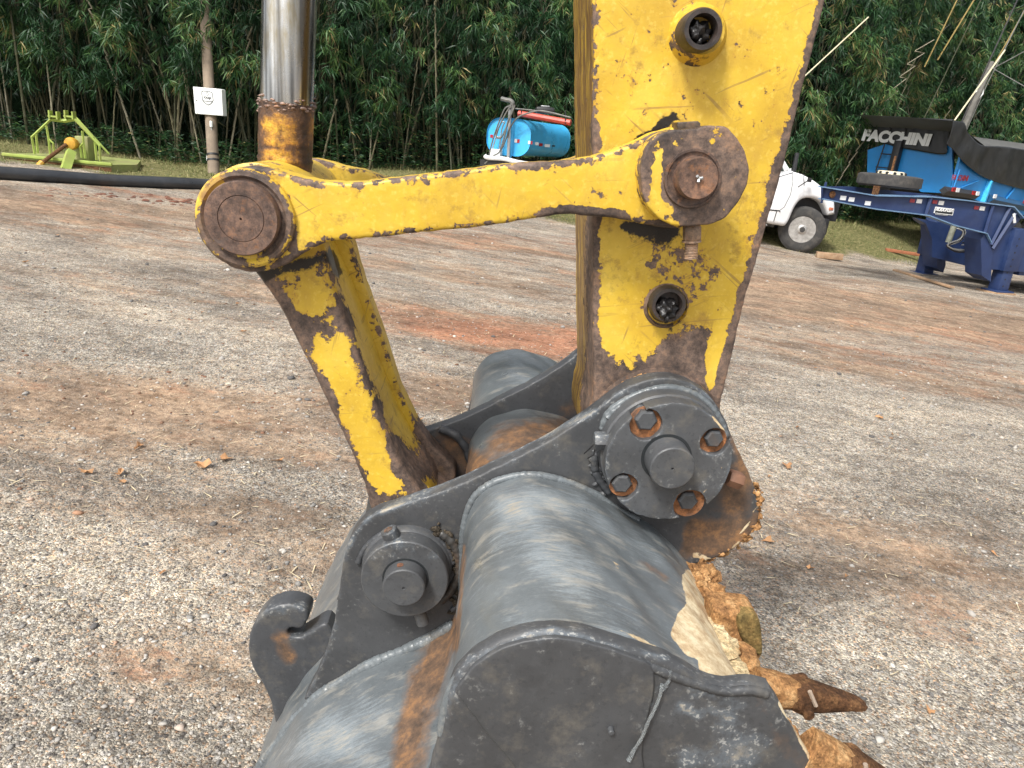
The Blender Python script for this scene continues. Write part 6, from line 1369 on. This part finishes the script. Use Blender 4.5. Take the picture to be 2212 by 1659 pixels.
P = [PY(x, y, 1.425) for x, y in ((950, 925), (985, 940), (1005, 965), (1018, 1000), (1020, 1040))]; P = resamp(np.array(P), .006, False); MB().tube(P, .010, 8, rr=[.009*(1+.10*math.sin(k*1.3)+.05*math.sin(k*.4)) for k in range(len(P))]).done('weld_bead', GREY, earf, 60, caps=dict(dirt=[(980, 940, 1020, 1040, 30, .3)]))
def f3():
    t = rng.random(); px = np.interp(t, [0, .35, .7, 1], [1636, 1638, 1590, 1490])+rng.normal(0, 4); py = np.interp(t, [0, .35, .7, 1], [1050, 1125, 1182, 1222])+rng.normal(0, 4); s = .0015+.005*rng.random()**2
    return PY(px, py, 1.122+rng.uniform(-.003, .025)), (s*1.4, s, s)
mudmesh(150, f3, MUD, 'dried_mud', bucket, 1)
GRIME = m_mud('packed_grime', (.055, .048, .038), (.13, .11, .085), (.025, .022, .02))
def f4():
    t = rng.random(); px = np.interp(t, [0, .3, .7, 1], [935, 975, 996, 985])+rng.normal(0, 7); py = np.interp(t, [0, .3, .7, 1], [1140, 1175, 1250, 1330])+rng.normal(0, 8); s = .002+.005*rng.random()**2
    return PY(px, py, 1.117), (s*1.3, s*.8, s)
mudmesh(130, f4, GRIME, 'packed_grime', bucket, 1)
def f5():
    t = rng.random(); px = np.interp(t, [0, .5, 1], [1290, 1284, 1316])+rng.normal(0, 6); py = np.interp(t, [0, .5, 1], [975, 1015, 1066])+rng.normal(0, 6); s = .002+.004*rng.random()**2
    return PY(px, py, 1.118), (s*1.5, s*.7, s)
mudmesh(40, f5, GPIN, 'weld_spatter', ear, 1)
# right-hand pivot: boss, scalloped retaining plate, bolts, pin
cD = loc(1444.6, 1000.3, 1.055); RD = pxr(WF, 1444.6, 1000.3, 136, 1.055)
lathe('pivot_boss', WF, cD, [(RD*.9, 1.0862), (RD*1.0, 1.086), (RD*1.03, 1.089), (RD*1.045, 1.123)], GPIN, ear, 96, caps=dict(dirt=[(1470, 850, 1540, 880, 12, .3)], rust=[(1560, 900, 1590, 960, 20, .6)]))
holes = []
for px, py, r in ((1397, 919, 36), (1543, 955, 31.5), (1349, 1051, 31.5), (1490, 1091, 36)):
    holes.append((loc(px, py, 1.055), pxr(WF, px, py, r, 1.055)))
def scallop(c, R, hs, n=720):
    pts = []; inside = None
    ang = np.linspace(0, 2*math.pi, n, endpoint=False)+.01
    P = np.stack([c[0]+R*np.cos(ang), c[1]+R*np.sin(ang)], 1)
    lab = np.full(n, -1)
    for k, (h, r) in enumerate(hs): lab[np.linalg.norm(P-h, axis=1) < r] = k
    st = next(i_ for i_ in range(n) if lab[i_] >= 0 and lab[i_-1] < 0)
    i_ = 0
    while i_ < n:
        q = (st+i_) % n
        if lab[q] < 0: pts.append(P[q]); i_ += 3; continue
        k = lab[q]; j_ = i_
        while j_ < n and lab[(st+j_) % n] == k: j_ += 1
        h, r = hs[k]; a0 = math.atan2(*(P[q]-h)[::-1]); a1 = math.atan2(*(P[(st+j_-1) % n]-h)[::-1])
        da = (a1-a0) % (2*math.pi)
        if da > 0: da -= 2*math.pi     # go the long way, through the plate
        for t in np.linspace(0, 1, 36): pts.append(h+r*np.array([math.cos(a0+da*t), math.sin(a0+da*t)]))
        i_ = j_
    return [tuple(p) for p in pts]
sc_out = scallop(cD, RD, [(h+(h-cD)/np.linalg.norm(h-cD)*.0012, r) for h, r in holes])
rp = plate('retaining_plate', WF, sc_out, 1.055, 1.0855, GPIN, ear, bev=.0015, step=.0048, caps=dict(dirt=[(1560, 1010, 1500, 1090, 12, .5), (1540, 900, 1580, 950, 8, .75), (1455, 1060, 1480, 1120, 8, .45), (1390, 1110, 1440, 1122, 7, .4), (1500, 1050, 1550, 1000, 40, .10)], rust=[(1560, 930, 1520, 960, 30, .25)], wear=[(1560, 1000, 1480, 1100, 30, .25)]), edge_amp=.35, edge_r=.003, pts_local=True, nside=3)
for k, ((h, r), (bx, by, br)) in enumerate(zip(holes, ((1397, 910, 23), (1544, 950, 19), (1344, 1047, 21), (1487, 1085, 20)))):
    lathe('bolt_recess', WF, h, [(r*.30, 1.0745), (r*.96, 1.0738), (r*.99, 1.067)], m_rust('recess_rust' + '_'*k, (2.3, 1.45, .8), .7) if k == 0 else bpy.data.materials['recess_rust'], ear, 40)
    c = loc(bx, by, 1.056); rb_ = pxr(WF, bx, by, br+1.5, 1.056)
    lathe('bolt', WF, c, [(rb_*.2, 1.0562), (rb_*.80, 1.056), (rb_*.86, 1.0568), (rb_*1.02, 1.060), (rb_*1.02, 1.079), (rb_*1.12, 1.080), (rb_*1.12, 1.084)], GPIN, ear, flat=6 if False else None, seg=6, caps=dict(rust=[(1544, 950, 1560, 960, 40, .5)], dirt=[(1487, 1085, 1490, 1090, 30, .2)]))
cp = loc(1453, 1013, 1.014); rp_ = pxr(WF, 1453, 1013, 49.5, 1.014)
lathe('pivot_pin', WF, cp, [(rp_*.05, 1.018), (rp_*.06, 1.0144), (rp_*.93, 1.014), (rp_*.985, 1.0155), (rp_, 1.019), (rp_, 1.14), (rp_, 1.46)], GPIN, ear, 80, caps=dict(dirt=[(1480, 1030, 1470, 1050, 10, .35)]))
lathe('pin_gap', WF, cp, [(rp_*.9, 1.0546), (rp_*1.14, 1.0544), (rp_*1.15, 1.056)], INK, ear, 60)
q = np.array([cp[0]-rp_*.86, 1.035, cp[1]+rp_*.5]); MB().tube([q+np.array([.001, -.001, 0]), q+np.array([-.0, -.0026, .001])], .0042, 12).done('grease_hole', INK, ear)
b = MB(); hexrod(pt(1283, 952, 1.088), pt(1318, 953, 1.088), .0155, b); b.done('cross_bolt', GPIN, ear, 30, caps=dict(wear=[(1290, 940, 1310, 945, 20, .8)]))
b = MB(); hexrod(pt(1572, 1030, 1.085), pt(1602, 1040, 1.085), .0145, b); b.done('cross_bolt', plain('copper_rust', (.17, .085, .05), .7, 0, .3, 40, .4), ear, 30)
b = MB(); b.tube([pt(1285, 958, 1.09), pt(1275, 968, 1.09), pt(1262, 980, 1.10)], .0012, 5); b.tube([pt(1285, 965, 1.09), pt(1283, 982, 1.09), pt(1270, 990, 1.1)], .0012, 5); b.done('lock_wire', BLACK, ear)
# left-hand pivot
cL = loc(874, 1253, 1.074); RL = pxr(WF, 874, 1253, 95, 1.074)
PC = dict(rust=[(940, 1260, 900, 1310, 30, .15), (930, 1240, 935, 1270, 12, .45), (900, 1180, 950, 1200, 16, .35)], wear=[(800, 1200, 860, 1170, 16, .5), (860, 1168, 940, 1200, 16, .5)])
lathe('pin_collar', WF, cL, [(RL*.5, 1.0742), (RL*.97, 1.074), (RL*.995, 1.0755), (RL, 1.078), (RL*1.0, 1.106), (RL*1.05, 1.110), (RL*1.07, 1.121)], GPIN, ear, 96, caps=PC)
bead('weld_bead', arcpts(876, 1235, 104, 92, 10, 170, 24), 1.117, .0075, GREY, ear, .12, caps=dict(wear=[(800, 1150, 950, 1150, 60, .3)], rust=[(940, 1150, 980, 1200, 30, .25)]))
r3 = pxr(WF, 872, 1271, 46.5, 1.046); c3 = loc(872, 1271, 1.046)
lathe('pivot_pin', WF, c3, [(r3*.05, 1.049), (r3*.07, 1.0462), (r3*.93, 1.046), (r3*.99, 1.0475), (r3, 1.051), (r3, 1.14), (r3, 1.46)], GPIN, ear, 80, caps=dict(rust=[(905, 1215, 925, 1250, 16, .5)], wear=[(845, 1215, 900, 1212, 14, .7)]))
lathe('pin_gap', WF, c3, [(r3*.9, 1.0737), (r3*1.10, 1.0735), (r3*1.11, 1.075)], INK, ear, 60)
q = np.array([c3[0]-r3*.22, 1.060, c3[1]+r3*.975]); MB().tube([q+np.array([0, 0, -.0035]), q+np.array([-.0002, 0, .0012])], .0055, 12).done('grease_hole', RUSTR, ear)
q = (c3[0], 1.0585, c3[1]); 
# socket screw on top of the collar
s0 = pt(858, 1180, 1.095); s1 = pt(839, 1144, 1.095); dv = s1-s0
V = MB(); V.tube([s0, s0+dv*.95, s1], .0145, 24, rr=[.0135, .0145, .0135]); V.done('collar_screw', GPIN, ear, 30, caps=dict(rust=[(860, 1160, 862, 1172, 8, .6)], wear=[(842, 1140, 848, 1150, 14, .6)]))
MB().tube([s1-dv*.02, s1+dv*.02], .0085, 6).done('screw_socket', RUST, ear, 30)
V = MB(); V.tube([pt(905, 1318, 1.09), pt(914, 1346, 1.09)], .011, 16); V.done('collar_screw', GPIN, ear, 30, caps={})
# lifting hook on the back
def hk(x, y): return 489.6+.2708*x, 1209.7+.2708*y
hook = C_([hk(*p) for p in ((370, 1230), (330, 1090), (262, 950), (200, 850), (170, 720), (182, 600), (230, 492), (300, 415), (380, 372), (470, 355), (560, 365), (622, 392), (648, 425), (642, 475), (615, 532), (575, 552), (520, 545), (488, 556), (490, 592), (535, 615), (605, 612), (690, 560), (800, 520), (900, 700), (760, 900), (600, 1100), (470, 1350), (420, 1420))], 6)
plate('lifting_hook', WF, hook, 1.245, 1.292, GREY, bucket, bev=.006, step=.007, caps=dict(rust=[(600, 1380, 625, 1420, 34, .75), (620, 1370, 640, 1360, 16, .4)], wear=[(560, 1330, 650, 1310, 22, .5)], dirt=[(600, 1440, 590, 1500, 30, .12)]), edge_amp=.2, nside=3)
